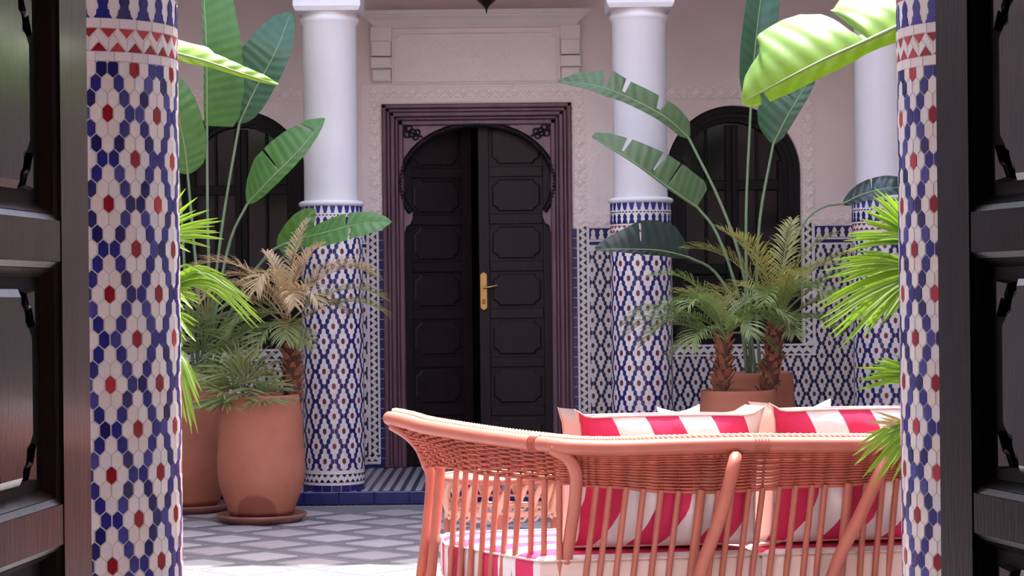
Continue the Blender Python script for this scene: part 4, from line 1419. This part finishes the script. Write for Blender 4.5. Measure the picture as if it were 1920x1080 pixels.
# ------------------------------------------------------------------ broad leaved plants
def blade(parent, mname, pts, wl, wr, nrm=(0, -1, .1), fold=12, curl=.0, tears=(), n=30, mcols=5, rib=.006, wave=0.0, shape=None, label=None):
    """Leaf blade along pts (base to tip).  wl / wr: greatest half widths; S = T x N points to the wr side."""
    ts = [i / n for i in range(n + 1)]
    for sd_, t, wd in tears:
        ts += [t - wd, t - wd * .3, t + wd * .3, t + wd]
    ts = sorted(set(x for x in ts if 0 <= x <= 1))
    dense = spline(pts, 120)
    sh = shape or [(0, .12), (.04, .45), (.10, .70), (.2, .90), (.35, 1.0), (.55, .98), (.72, .86), (.85, .65), (.94, .40), (1, .05)]
    N0 = Vector(nrm).normalized()
    L = sum((dense[i + 1] - dense[i]).length for i in range(120))
    vs, uv, fs = [], [], []
    fo = rad(fold)
    cols = list(range(-mcols, mcols + 1))
    ribs = []
    for t in ts:
        f = t * 120; j = min(int(f), 119)
        p = dense[j].lerp(dense[j + 1], f - j)
        T = (dense[min(j + 2, 120)] - dense[max(j - 1, 0)]).normalized()
        Sv = T.cross(N0).normalized(); Nv = Sv.cross(T)
        ribs.append(p)
        for c in cols:
            k = abs(c) / mcols
            w = (wr if c > 0 else wl) * interp(sh, t)
            for sd_, tt, wd in tears:
                if (c > 0) == (sd_ > 0) and c != 0 and abs(t - tt) <= wd * .31:
                    w *= .12 if k > .2 else 1
            sg = 1 if c > 0 else -1
            q = p + Sv * (sg * w * k * math.cos(fo)) + Nv * (w * k * math.sin(fo) - curl * w * k * k + wave * w * k * math.sin(t * 21 + sg))
            vs.append(q); uv.append((t * L / .6, k))
    m_ = len(cols)
    for i in range(len(ts) - 1):
        for j in range(m_ - 1):
            fs.append((i * m_ + j, i * m_ + j + 1, (i + 1) * m_ + j + 1, (i + 1) * m_ + j))
    mb = MB(); mb.add(vs, fs, 0, True); mb.uv = uv
    o = mb.build('leaf', M[mname], parent)
    if label: o['label'] = label
    r = MB(); r.tube([p for p in ribs[:-1]], [rib * (1 - .8 * i / len(ribs)) for i in range(len(ribs) - 1)], 6)
    r.build('midrib', M['rib'], o)
    return o


def leafstalk(parent, pts, r0=.012, r1=.009):
    s = MB(); sp = spline(pts, 12)
    s.tube(sp, [r0 + (r1 - r0) * i / 12 for i in range(13)], 7)
    return s.build('leaf_stalk', M['stalk'], parent)


def PP(lst, D):
    return [P(a[0], a[1], D + (a[2] if len(a) > 2 else 0)) for a in lst]


DL = 13.75
kl = 1 / (F / DL)
zB = .027 + .875 - .05
sl = empty('giant_bird_of_paradise', (PB.x, PB.y, zB)); tag(sl, 'tall broad leaved plant rising from the rear left pot', 'plant')
cb = Vector((PB.x + .1, PB.y, zB))
blade(sl, 'leaf', PP([(388, 236), (388, 150, -.05), (386, 60, -.05), (380, -40, .1), (376, -110, .2)], DL), 7 * kl, 72 * kl, (-.1, -1, .05), 6, .1, shape=[(0, .70), (.05, .86), (.2, 1.0), (.45, .93), (.7, .72), (.9, .4), (1, .05)])
leafstalk(sl, [cb, P(391, 560, DL), P(389, 400, DL), P(388, 236, DL)])
blade(sl, 'leaf_dark', PP([(449, 230), (480, 165, -.05), (516, 98, -.08), (546, 22, 0)], DL), 62 * kl, 32 * kl, (.1, -1, .3), 8, .1)
leafstalk(sl, [cb + Vector((.03, 0, 0)), P(400, 560, DL), P(420, 400, DL), P(449, 230, DL)])
blade(sl, 'leaf', PP([(464, 382), (505, 338, -.1), (560, 282, -.12), (609, 222, -.05)], DL), 62 * kl, 16 * kl, (-.1, -1, .45), 6, .25, [(-1, .45, .012), (-1, .86, .02)])
leafstalk(sl, [cb + Vector((.05, 0, 0)), P(405, 580, DL), P(432, 450, DL), P(464, 382, DL)])
blade(sl, 'leaf', PP([(352, 326), (345, 270, -.05), (330, 200, -.1), (312, 130, -.1)], DL), 50 * kl, 44 * kl, (.2, -1, .1), 8, .15)
leafstalk(sl, [cb + Vector((-.02, 0, 0)), P(372, 560, DL), P(362, 440, DL), P(352, 326, DL)])
blade(sl, 'leaf', PP([(560, 448), (610, 436, -.15), (670, 421, -.25), (734, 416, -.3)], DL - .25), 33 * kl, 36 * kl, (0, -1, .75), 14, .2, [(-1, .55, .02), (1, .6, .012)])
leafstalk(sl, [cb + Vector((.06, -.03, 0)), P(430, 590, DL), P(500, 480, DL - .15), P(560, 448, DL - .25)])
blade(sl, 'leaf', PP([(536, 478), (545, 452), (566, 420, -.05), (590, 392, -.05)], DL - .1), 26 * kl, 24 * kl, (.3, -1, .2), 10)
leafstalk(sl, [cb + Vector((.06, .02, 0)), P(440, 600, DL), P(500, 510, DL), P(536, 478, DL - .1)])
# thin extra stems of the clump
leafstalk(sl, [cb + Vector((-.04, .03, 0)), P(350, 560, DL + .1), P(340, 400, DL + .1), P(332, 300, DL + .1)])

DR = 13.75
sr_ = empty('giant_bird_of_paradise', (PD.x, PD.y, .84)); tag(sr_, 'tall broad leaved plant with torn leaves rising behind the twin palms', 'plant')
cb = Vector((PD.x - .03, PD.y, .84))
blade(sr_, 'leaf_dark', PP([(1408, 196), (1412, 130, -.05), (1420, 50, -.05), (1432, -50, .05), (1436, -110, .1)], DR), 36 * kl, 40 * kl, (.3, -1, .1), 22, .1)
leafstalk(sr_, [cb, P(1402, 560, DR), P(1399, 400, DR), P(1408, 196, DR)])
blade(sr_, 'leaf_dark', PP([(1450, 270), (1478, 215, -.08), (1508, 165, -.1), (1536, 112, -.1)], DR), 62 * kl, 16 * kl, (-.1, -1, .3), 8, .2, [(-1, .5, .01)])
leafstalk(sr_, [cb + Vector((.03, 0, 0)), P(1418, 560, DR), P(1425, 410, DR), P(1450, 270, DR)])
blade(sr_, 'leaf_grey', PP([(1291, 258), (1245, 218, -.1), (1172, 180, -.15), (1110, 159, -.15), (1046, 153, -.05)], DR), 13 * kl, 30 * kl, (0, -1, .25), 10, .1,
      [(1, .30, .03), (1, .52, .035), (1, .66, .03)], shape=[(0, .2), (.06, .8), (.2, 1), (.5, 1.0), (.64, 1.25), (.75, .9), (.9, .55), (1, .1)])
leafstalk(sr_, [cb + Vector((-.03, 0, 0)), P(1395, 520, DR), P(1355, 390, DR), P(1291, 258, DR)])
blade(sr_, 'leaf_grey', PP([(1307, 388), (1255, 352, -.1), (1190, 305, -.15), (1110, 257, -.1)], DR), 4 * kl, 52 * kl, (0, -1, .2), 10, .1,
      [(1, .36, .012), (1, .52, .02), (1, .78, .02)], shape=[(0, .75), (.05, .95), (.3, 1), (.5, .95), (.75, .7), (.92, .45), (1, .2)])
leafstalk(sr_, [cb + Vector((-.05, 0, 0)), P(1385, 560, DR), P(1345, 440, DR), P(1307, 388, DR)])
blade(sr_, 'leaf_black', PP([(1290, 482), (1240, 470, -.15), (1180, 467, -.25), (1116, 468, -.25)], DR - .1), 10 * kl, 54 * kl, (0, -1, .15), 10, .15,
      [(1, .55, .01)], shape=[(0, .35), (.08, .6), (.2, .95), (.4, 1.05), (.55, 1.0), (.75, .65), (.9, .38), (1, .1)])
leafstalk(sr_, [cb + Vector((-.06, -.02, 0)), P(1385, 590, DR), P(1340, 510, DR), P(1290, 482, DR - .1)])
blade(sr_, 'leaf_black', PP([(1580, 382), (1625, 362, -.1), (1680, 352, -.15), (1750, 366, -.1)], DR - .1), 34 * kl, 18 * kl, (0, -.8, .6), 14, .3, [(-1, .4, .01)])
leafstalk(sr_, [cb + Vector((.06, 0, 0)), P(1450, 560, DR), P(1500, 430, DR), P(1540, 390, DR), P(1580, 382, DR - .1)], .009, .007)

# sunlit broad leaves hanging in from plants behind the foreground columns
DN = 6.5
kn = 1 / (F / DN)
bp1 = empty('giant_bird_of_paradise', (1.66, 6.75, .5)); tag(bp1, 'plant with the big yellow green sunlit leaf at upper right', 'plant')
blade(bp1, 'leaf_sun', PP([(1770, 18), (1700, 42, -.05), (1625, 76, -.1), (1540, 114, -.14), (1455, 158, -.14), (1391, 192, -.08)], DN), 26 * kn, 142 * kn, (-.1, -.9, .38), 4, .5,
      [(1, .40, .035), (-1, .88, .03)], shape=[(0, .6), (.12, .9), (.28, .95), (.37, .80), (.43, .80), (.5, .96), (.6, 1.0), (.75, .96), (.88, .80), (.95, .62), (.985, .42), (1, .12)], n=44, mcols=7, rib=.008)
leafstalk(bp1, [Vector((1.66, 6.75, .5)), P(1900, 500, 6.7), P(1870, 120, 6.6), P(1770, 18, DN)], .018, .011)
blade(bp1, 'leaf_sun', PP([(1770, -30), (1720, -20), (1650, -25), (1560, -45)], DN + .1), 45 * kn, 40 * kn, (-.1, -.9, .5), 10, .2)
leafstalk(bp1, [Vector((1.67, 6.77, .5)), P(1920, 500, 6.75), P(1880, 60, 6.7), P(1770, -30, DN + .1)], .018, .011)
urn('terracotta_pot', 'terracotta pot of the big sunlit leaf, hidden behind the right door leaf', 1.66, 6.75, 0.0, .22, .54, .2, .15)
bp2 = empty('giant_bird_of_paradise', (-1.62, 6.75, .5)); tag(bp2, 'plant with the narrow yellow green sunlit leaf at upper left', 'plant')
blade(bp2, 'leaf_sun', PP([(240, 66), (320, 96, -.05), (390, 116, -.1), (455, 138, -.1), (522, 159, -.05)], DN), 34 * kn, 12 * kn, (.1, -.88, .45), 4, .3,
      shape=[(0, .4), (.2, 1), (.42, 1.1), (.5, .75), (.7, .6), (.9, .45), (1, .1)])
leafstalk(bp2, [Vector((-1.62, 6.75, .5)), P(90, 500, 6.7), P(140, 120, 6.6), P(240, 66, DN)], .018, .011)
urn('terracotta_pot', 'terracotta pot of the narrow sunlit leaf, hidden behind the left door leaf', -1.62, 6.75, 0.0, .22, .54, .2, .15)

# ------------------------------------------------------------------ lantern in the far gallery
lp_ = P(912, 14, 15.2)
ln = empty('hanging_lantern', (lp_.x, 15.2, CEIL)); tag(ln, 'dark metal lantern hanging in front of the far door, only its tip in view', 'lantern')
zt_ = P(912, 26, 15.2).z
b = MB(); b.lathe([(.002, zt_), (.006, zt_ + .02), (.008, zt_ + .035), (.022, zt_ + .055), (.05, zt_ + .08), (.078, zt_ + .105), (.088, zt_ + .125), (.088, zt_ + .15)], lp_.x, 15.2, 8, smooth=False)
b.build('finial', M['iron'], ln)
b = MB(); b.lathe([(.088, zt_ + .15), (.096, zt_ + .155), (.096, zt_ + .165), (.085, zt_ + .17), (.07, zt_ + .26), (.03, zt_ + .29), (.008, zt_ + .30)], lp_.x, 15.2, 8, smooth=False)
b.build('lantern_body', M['iron'], ln)
b = MB(); b.tube([Vector((lp_.x, 15.2, zt_ + .29)), Vector((lp_.x, 15.2, CEIL + .01))], .006, 6); b.build('chain', M['iron'], ln)
# ------------------------------------------------------------------ rattan sofa
K0 = Vector((.193, 7.54, 0)); E0 = Vector((-.515, 8.42, 0))
BA = rad(9)
bd = Vector((math.cos(BA), math.sin(BA), 0)); nd = Vector((-math.sin(BA), math.cos(BA), 0))
TL = 1.51
av = E0 - K0


def planD(px):
    q = (px - 960) / F
    d = av if px < 1060 else bd
    t = (q * K0.y - K0.x) / (d.x - q * d.y)
    return K0.y + t * d.y


def UV(u, v, z): return K0 + bd * u + nd * v + Vector((0, 0, z))


def mirror(p):
    d = Vector(p) - K0
    u, v = d.dot(bd), d.dot(nd)
    return UV(TL - u, v, p[2])


rows = [((724, 783), (800, 877)), ((760, 790), (815, 875)), ((794, 800), (838, 875)), ((840, 808), (865, 881)), ((889, 816), (905, 889)), ((945, 824), (960, 894)),
        ((1010, 832), (1020, 900)), ((1062, 838), (1070, 907)), ((1110, 840), (1112, 911)), ((1172, 840), (1168, 914)), ((1260, 837), (1252, 922)),
        ((1380, 834), (1370, 921)), ((1500, 834), (1490, 912)), ((1613, 834), (1600, 909)), ((1680, 830), (1670, 899))]
INW = .065
rimc = [P(a, b, planD(a)) for (a, b), _ in rows]
apbc = [P(a, b, planD(a) + INW * (.75 if a < 1040 else 1)) for _, (a, b) in rows]
rimc += [mirror(p) for p in rimc[6::-1]]
apbc += [mirror(p) for p in apbc[6::-1]]
NS = 400
rim = spline(rimc, NS); apb = spline(apbc, NS)
for _ in range(25):
    rim = [rim[0]] + [(rim[i - 1] + rim[i] * 2 + rim[i + 1]) / 4 for i in range(1, NS)] + [rim[-1]]
    apb = [apb[0]] + [(apb[i - 1] + apb[i] * 2 + apb[i + 1]) / 4 for i in range(1, NS)] + [apb[-1]]


def at(path, s):
    f = max(0, min(NS - 1e-6, s * NS)); i = int(f)
    return path[i].lerp(path[i + 1], f - i)


def apx(p):
    """Horizontal photograph coordinate of a place (used once, to space the spindles)."""
    return 960 + F * p.x / p.y


def s_of_px(px):
    best = min(range(NS // 2 + 120), key=lambda i: abs(apx(apb[i]) - px))
    return best / NS


sofa = empty('rattan_sofa', K0 + bd * TL / 2 + nd * .45); tag(sofa, 'salmon coloured rattan sofa seen from behind, woven apron and spindle back', 'sofa')


def tan_(path, s):
    return (at(path, min(1, s + .004)) - at(path, max(0, s - .004))).normalized()


def inward(s):
    T = tan_(rim, s); T = Vector((T.x, T.y, 0)).normalized()
    return Vector((-T.y, T.x, 0))


b = MB()
rr = [.029] * (NS + 1)
for i, q in enumerate((.010, .021, .026, .028)):
    rr[i] = q; rr[NS - i] = q
b.tube(rim, rr, 14)
b.build('rim', M['cane'], sofa)
b = MB()                                   # binding at the corner
for s in (s_of_px(1005), s_of_px(1400)):
    b = MB()
    for k in range(5):
        q = s + k * .0024
        c = at(rim, q); T = tan_(rim, q); I_ = T.cross(Vector((0, 0, 1))).normalized(); W = I_.cross(T)
        b.tube([c + (I_ * math.cos(a * PI / 6) + W * math.sin(a * PI / 6)) * .0305 for a in range(13)], .0028, 5)
    b.build('cane_binding', M['wicker'], sofa)

b = MB()                                   # twisted braid along the inner edge of the rim
for ph in (0, PI * 2 / 3, PI * 4 / 3):
    pts = []
    n = 1100
    for i in range(n + 1):
        s = .006 + .988 * i / n
        c = at(rim, s) + inward(s) * .030 + Vector((0, 0, .026))
        T = tan_(rim, s); I_ = inward(s)
        a = ph + i * .42
        pts.append(c + I_ * .011 * math.cos(a) + Vector((0, 0, .0095 * math.sin(a))))
    b.tube(pts, .0064, 5)
b.build('rim_braid', M['cane2'], sofa)


def apron(s, t, off=0.0):
    """Flared woven apron: t 0 at the rim, 1 at the lower edge; off pushes outwards."""
    A, B = at(rim, s), at(apb, s)
    A = A + Vector((0, 0, -.016))
    h = t ** .62; z = t ** 1.25
    p = Vector((A.x + (B.x - A.x) * h, A.y + (B.y - A.y) * h, A.z + (B.z - A.z) * z))
    return p - inward(s) * off


# spindle places along the lower edge of the apron
px_list = [853, 870, 889, 910, 930, 950, 972, 993, 1019, 1046]
px_back = [1115, 1140, 1170, 1203, 1236, 1267, 1345, 1369, 1399, 1428, 1457, 1487, 1517, 1543, 1618, 1650, 1678]
spn = [s_of_px(q) for q in px_list + px_back]
s_mid_end = spn[-1]
thick = [s_of_px(q) for q in (1313, 1588)]
s_end = 1.0
extra = []
k = len(spn)
smir = [1 - s for s in spn[:len(px_list)]]
s_ = s_mid_end + .0135
while s_ < min(smir) - .008:
    extra.append(s_); s_ += .0135
stakes = sorted(spn + thick + extra + smir)
wv = MB()
NR = 15
segs = []
# in-out phase of each row follows the stakes
allst = [0.0] + stakes + [1.0]
full = []
for a, c in zip(allst, allst[1:]):
    n = max(1, round((c - a) / .016))
    for i in range(n): full.append(a + (c - a) * i / n)
full.append(1.0)
for r in range(NR):
    t = .06 + .94 * r / (NR - 1)
    pts = []
    for i in range(len(full) - 1):
        for k in range(4):
            f = k / 4
            s = full[i] + (full[i + 1] - full[i]) * f
            o = .012 * math.sin(PI * f) - .003 if full[i] > .3 and full[i] < .7 else .009 * math.cos(PI * (i + f + r))
            p = apron(s, min(1.0, t + .004 * math.sin(s * 300)), o)
            pts.append(p)
    wv.tube(pts, .0052 if r < NR - 1 else .007, 5)
for s in full[1:-1]:
    wv.tube([apron(s, t, -.006) for t in (0, .2, .4, .6, .8, 1)], .0042, 5)
wo_ = wv.build('woven_apron', M['wicker'], sofa); wo_['kind'] = 'stuff'

ZB = .26


def foot_of(s, z=ZB):
    top = at(apb, s)
    fade = interp([(0, 1), (.55, 1), (.72, 0), (1, -1)], s)
    dz = top.z - z
    I_ = inward(s)
    k = .12 if s > .3 else .10
    return Vector((top.x, top.y, z)) + bd * (-.105 * fade * dz) + (I_ * (k * dz) if s > .25 else I_ * .04 * dz)


for s in spn + extra + smir:
    b = MB()
    top = apron(s, .97) ; f = foot_of(s)
    b.tube([top, top.lerp(f, .5), f], .0118, 8)
    b.build('spindle', M['cane'], sofa)
for s in thick:
    b = MB(); top = apron(s, .95); f = foot_of(s, .0)
    b.tube([top, top.lerp(f, .5), f], .0185, 10); b.build('leg', M['cane'], sofa)

# corner posts, front legs, braces
def mirrored(pts): return [mirror(p) for p in pts]


cp = [P(1036, 842, 7.57), P(1062, 856, 7.545), P(1079, 885, 7.55), P(1079, 930, 7.60), P(1068, 1010, 7.64), P(1058, 1085, 7.68)]
cp.append(Vector((cp[-1].x - .03, cp[-1].y + .03, .0)))
fp_ = [P(735, 797, 8.38), P(764, 815, 8.34), P(787, 840, 8.32), P(800, 872, 8.31), P(808, 900, 8.31), P(800, 1000, 8.31), P(789, 1085, 8.31)]
fp_.append(Vector((fp_[-1].x - .03, fp_[-1].y, 0)))
fl2 = [P(826, 876, 8.22), P(824, 900, 8.22), P(816, 1000, 8.22), P(808, 1085, 8.22)]
fl2.append(Vector((fl2[-1].x - .03, fl2[-1].y, 0)))
for pts, r_, nm in ((cp, .0235, 'corner_post'), (fp_, .0215, 'front_leg'), (fl2, .0205, 'leg')):
    for mi in (0, 1):
        b = MB(); b.tube(spline(mirrored(pts) if mi else pts, 20), r_, 10); b.build(nm, M['cane'], sofa)
br1 = [P(1380, 853, 7.665), P(1376, 872, 7.57), P(1352, 965, 7.58), P(1312, 1082, 7.62)]
br1.append(Vector((br1[-1].x - .07, br1[-1].y + .02, 0)))
br2 = [P(1664, 852, 7.785), P(1655, 876, 7.69), P(1612, 968, 7.70), P(1560, 1082, 7.74)]
br2.append(Vector((br2[-1].x - .07, br2[-1].y + .02, 0)))
for pts in (br1, br2):
    b = MB(); b.tube(spline(pts, 20), .025, 10); b.build('brace', M['cane'], sofa)

# seat frame
sf = MB()
loop = [foot_of(i / 60) for i in range(61)]
sf.tube(loop, .019, 8)
fa, fb = loop[0], loop[-1]
sf.tube([fa, fb], .022, 8)
for t in (.2, .4, .6, .8):
    q = fa.lerp(fb, t); c = foot_of(.26 + .48 * t)
    sf.tube([q, c], .014, 8)
sf.build('seat_frame', M['cane'], sofa)

# ---- cushions
def seat_cushion(label, poly, zb, zt, name='seat_cushion'):
    """poly: plan outline in (u, v), counter-clockwise from the back left."""
    o = empty(name, UV(sum(p[0] for p in poly) / len(poly), sum(p[1] for p in poly) / len(poly), zb)); tag(o, label, 'cushion', None)
    n = len(poly)
    cu = sum(p[0] for p in poly) / n; cv = sum(p[1] for p in poly) / n
    # densify
    out = []
    for i in range(n):
        a, c = poly[i], poly[(i + 1) % n]
        for k in range(10):
            t = k / 10
            out.append((a[0] + (c[0] - a[0]) * t, a[1] + (c[1] - a[1]) * t))
    m_ = len(out)
    layers = [(0, zb), (.0, zb)]
    prof = [(.96, zb + .0), (.992, zb + .012), (1.0, zb + .035), (1.0, zt - .030), (.988, zt - .010), (.955, zt), (.80, zt + .012), (.5, zt + .020), (.2, zt + .022)]
    b = MB(); uv = []
    def stripe(u, v): return ((v - .2) / .215 + .25, u)
    vs, fs, mi = [], [], []
    for k, z in prof:
        for u, v in out:
            uu, vv = cu + (u - cu) * k, cv + (v - cv) * k
            vs.append(UV(uu, vv, z)); uv.append(stripe(uu, vv if k < .99 else v))
    for l in range(len(prof) - 1):
        for j in range(m_):
            jj = (j + 1) % m_
            fs.append((l * m_ + j, l * m_ + jj, (l + 1) * m_ + jj, (l + 1) * m_ + j))
            mi.append((l, j))
    top = tuple((len(prof) - 1) * m_ + j for j in range(m_))
    b.add(vs, fs, 0, True)
    b.f.append(top); b.m.append(0); b.s.append(True)
    b.f.append(tuple(reversed(range(m_)))); b.m.append(0); b.s.append(False)
    b.uv = uv
    # the side facing the sofa's back is plain
    for idx, (l, j) in enumerate(mi):
        if l < 4 and out[j][1] < .30 and abs(out[j][1] - out[(j + 1) % m_][1]) < .02: b.m[idx] = 1
    b.build('cover', [M['stripes'], M['gusset']], o)
    p = MB()
    for k, z in ((.999, zt - .012), (.999, zb + .016)):
        pts = [UV(cu + (u - cu) * k, cv + (v - cv) * k, z) for u, v in out]
        p.tube(pts + [pts[0]], .0045, 6)
    p.build('piping', M['gusset'], o)
    return o


MIDU = TL / 2
polyL = [(-.085, .105), (MIDU - .004, .105), (MIDU - .004, 1.03), (-.34, 1.03), (-.36, .70)]
polyR = [(TL - u, v) for u, v in polyL][::-1]
polyR = polyR[-1:] + polyR[:-1]
seat_cushion('striped pink and white seat cushion at the sofa\'s left arm', polyL, .285, .452)
seat_cushion('striped seat cushion at the right end of the sofa, partly behind the column', polyR, .285, .452)


def back_cushion(label, u0, u1, v0, z0, hgt, th, lean, yaw=0.0, seed=1):
    q = random.Random(seed)
    uc = (u0 + u1) / 2
    o = empty('back_cushion', UV(uc, v0 + th / 2, z0)); tag(o, label, 'cushion')
    w = u1 - u0
    cy, sy = math.cos(yaw), math.sin(yaw)

    def pt(a, d, z):
        """a along the back from -w/2, d depth from the rear face, z height."""
        a = a - d * .36
        a2, d2 = a * cy - d * sy, a * sy + d * cy
        return UV(uc + a2, v0 + d2 + lean * z, z0 + z)
    n, m_ = 30, 16

    def ear(i, j):
        x, y = 2 * i / n - 1, 2 * j / m_ - 1
        e = (abs(x) ** 22) * (abs(y) ** 12)
        sag = 1 + .03 * (1 - abs(x) ** 3) * (y > 0) * abs(y) ** 3
        bow = 1 - .012 * (1 - abs(y) ** 2) * abs(x) ** 3
        return (x * w / 2 * bow + math.copysign(.022 * e, x), (y * sag + 1) * hgt / 2 + (.035 * e if y > 0 else -.0))
    b = MB(); uv = []
    vs, fs = [], []
    for sd_ in (0, 1):
        base = len(vs)
        for j in range(m_ + 1):
            for i in range(n + 1):
                a, z = ear(i, j)
                x, y = 2 * i / n - 1, 2 * j / m_ - 1
                bulge = .07 * (1 - abs(x) ** 4) * (1 - abs(y) ** 4) + .006 * math.sin(i * 1.3 + j * .7 + seed) * (1 - x * x) * (1 - y * y)
                wr = .008 * math.sin(x * 9 + y * 14 + seed) * (1 - y * y)
                d = (th * .16 - bulge - wr * .4) if sd_ == 0 else (th * .84 + bulge + wr * .4)
                vs.append(pt(a, d, max(z, 0.002))); uv.append(((a + w / 2 - .02 + (.03 if y > 0 else .095) * y * y) / .247, z))
        for j in range(m_):
            for i in range(n):
                f = (base + j * (n + 1) + i, base + j * (n + 1) + i + 1, base + (j + 1) * (n + 1) + i + 1, base + (j + 1) * (n + 1) + i)
                fs.append(f if sd_ == 0 else f[::-1])
    b.add(vs, fs, 0, True); b.uv = uv
    b.build('cover', M['stripes'], o)
    g = MB(); gv, gf = [], []
    per = [(i, 0) for i in range(n)] + [(n, j) for j in range(m_)] + [(i, m_) for i in range(n, 0, -1)] + [(0, j) for j in range(m_, 0, -1)]
    L_ = len(per)
    for d in (th * .15, th * .85):
        for i, j in per:
            a, z = ear(i, j); gv.append(pt(a * 1.004, d, max(z, 0.0)))
    for k in range(L_):
        kk = (k + 1) % L_
        gf.append((k, kk, L_ + kk, L_ + k))
    g.add(gv, gf, 0, True)
    # the top strip is covered in the stripes, the ends are plain cream
    top_idx = [k for k in range(L_) if per[k][1] == m_ and per[(k + 1) % L_][1] == m_]
    for k in top_idx: g.m[k] = 1
    g.uv = [((ear(*per[k % L_])[0] + w / 2 + .01) / .247, 0) for k in range(2 * L_)]
    g.build('gusset', [M['gusset'], M['stripes']], o)
    p = MB()
    for d in (th * .15, th * .85):
        pts = [pt(*[(ear(i, j)[0] * 1.006), d, max(.003, ear(i, j)[1])]) for i, j in per]
        p.tube(pts + [pts[0]], .0042, 5)
    p.build('piping', M['gusset'], o)
    return o


back_cushion('pink and white striped back cushion at the left half of the sofa', .085, .748, .155, .475, .485, .185, -.17, -.06, 1)
back_cushion('pink and white striped back cushion at the right half of the sofa', 0.825, 1.485, .155, .475, .495, .185, -.17, -.03, 4)


def pillow(label, u, v, z, size, roll, tilt, yaw, seed):
    o = empty('throw_pillow', UV(u, v, z)); tag(o, label, 'pillow')
    n = 14
    b = MB(); vs, fs = [], []
    rot = Matrix.Rotation(BA + yaw, 3, 'Z') @ Matrix.Rotation(tilt, 3, 'X') @ Matrix.Rotation(roll, 3, 'Y')
    for sd_ in (-1, 1):
        base = len(vs)
        for j in range(n + 1):
            for i in range(n + 1):
                x, y = 2 * i / n - 1, 2 * j / n - 1
                px_ = x * (1 - .11 * (1 - y * y)); py_ = y * (1 - .10 * (1 - x * x)) + .02 * math.sin(x * 5 + seed)
                h = .17 * ((1 - x ** 4) * (1 - y ** 4)) ** .6
                lv = Vector((px_ * size / 2, sd_ * h * size, py_ * size / 2))
                vs.append(UV(u, v, z) + rot @ lv)
        for j in range(n):
            for i in range(n):
                f = (base + j * (n + 1) + i, base + j * (n + 1) + i + 1, base + (j + 1) * (n + 1) + i + 1, base + (j + 1) * (n + 1) + i)
                fs.append(f if sd_ < 0 else f[::-1])
    b.add(vs, fs, 0, True)
    b.build('cover', M['whitefab'], o)
    return o


pillow('white throw pillow tilted behind the left back cushion', .455, .52, .735, .44, rad(-9), rad(-10), 0, 1)
pillow('white throw pillow behind the gap between the two back cushions', .70, .70, .745, .42, rad(5), rad(-14), .1, 2)
pillow('white throw pillow with raised corner behind the right back cushion', 1.00, .52, .735, .44, rad(-11), rad(-10), 0, 3)

# ------------------------------------------------------------------ low rattan table beyond the sofa's arm
TX, TY = P(938, 900, 9.75).x, 9.75
tb_ = empty('rattan_side_table', (TX, TY, 0)); tag(tb_, 'low round rattan table with curved slats, seen through the sofa arm spindles', 'table')
tr_, zt_ = .27, .575


def ringp(r, z, n=48): return [Vector((TX + r * math.sin(2 * PI * i / n), TY - r * math.cos(2 * PI * i / n), z)) for i in range(n + 1)]


b = MB(); b.lathe([(.01, zt_ - .012), (tr_, zt_ - .012), (tr_, zt_), (.01, zt_)], TX, TY, 48); b.build('tabletop', M['cane2'], tb_)
b = MB(); b.tube(ringp(tr_ + .008, zt_ - .006), .016, 8); b.build('top_rim', M['cane'], tb_)
b = MB(); b.tube(ringp(tr_ - .02, .415), .013, 8); b.tube(ringp(tr_ - .03, .46), .007, 6); b.build('rail', M['cane2'], tb_)
b = MB(); b.tube(ringp(tr_ - .02, .05), .014, 8); b.build('foot_ring', M['cane'], tb_)
for i in range(20):
    a = 2 * PI * i / 20
    def q_(da, r, z): return Vector((TX + r * math.sin(a + da), TY - r * math.cos(a + da), z))
    b = MB(); b.tube(spline([q_(.20, tr_ - .01, zt_ - .01), q_(.10, tr_ - .004, .52), q_(.0, tr_ - .012, .455), q_(-.04, tr_ - .02, .41)], 8), .015, 7)
    b.build('slat', M['cane2'], tb_)
    if i % 5 == 0:
        b = MB(); b.tube([q_(0, tr_ - .02, .415), q_(0, tr_ - .02, 0)], .017, 8); b.build('leg', M['cane'], tb_)
lo = MB()
for i in range(24):
    a = 2 * PI * (i + .5) / 24
    pts = []
    for k in range(9):
        t = k / 8
        aa = a + (t - .5) * .24
        pts.append(Vector((TX + (tr_ - .012) * math.sin(aa), TY - (tr_ - .012) * math.cos(aa), .415 - .03 * math.sin(PI * t))))
    lo.tube(pts, .006, 5)
lo.build('rail_loops', M['cane2'], tb_)
bpy.context.view_layer.update()
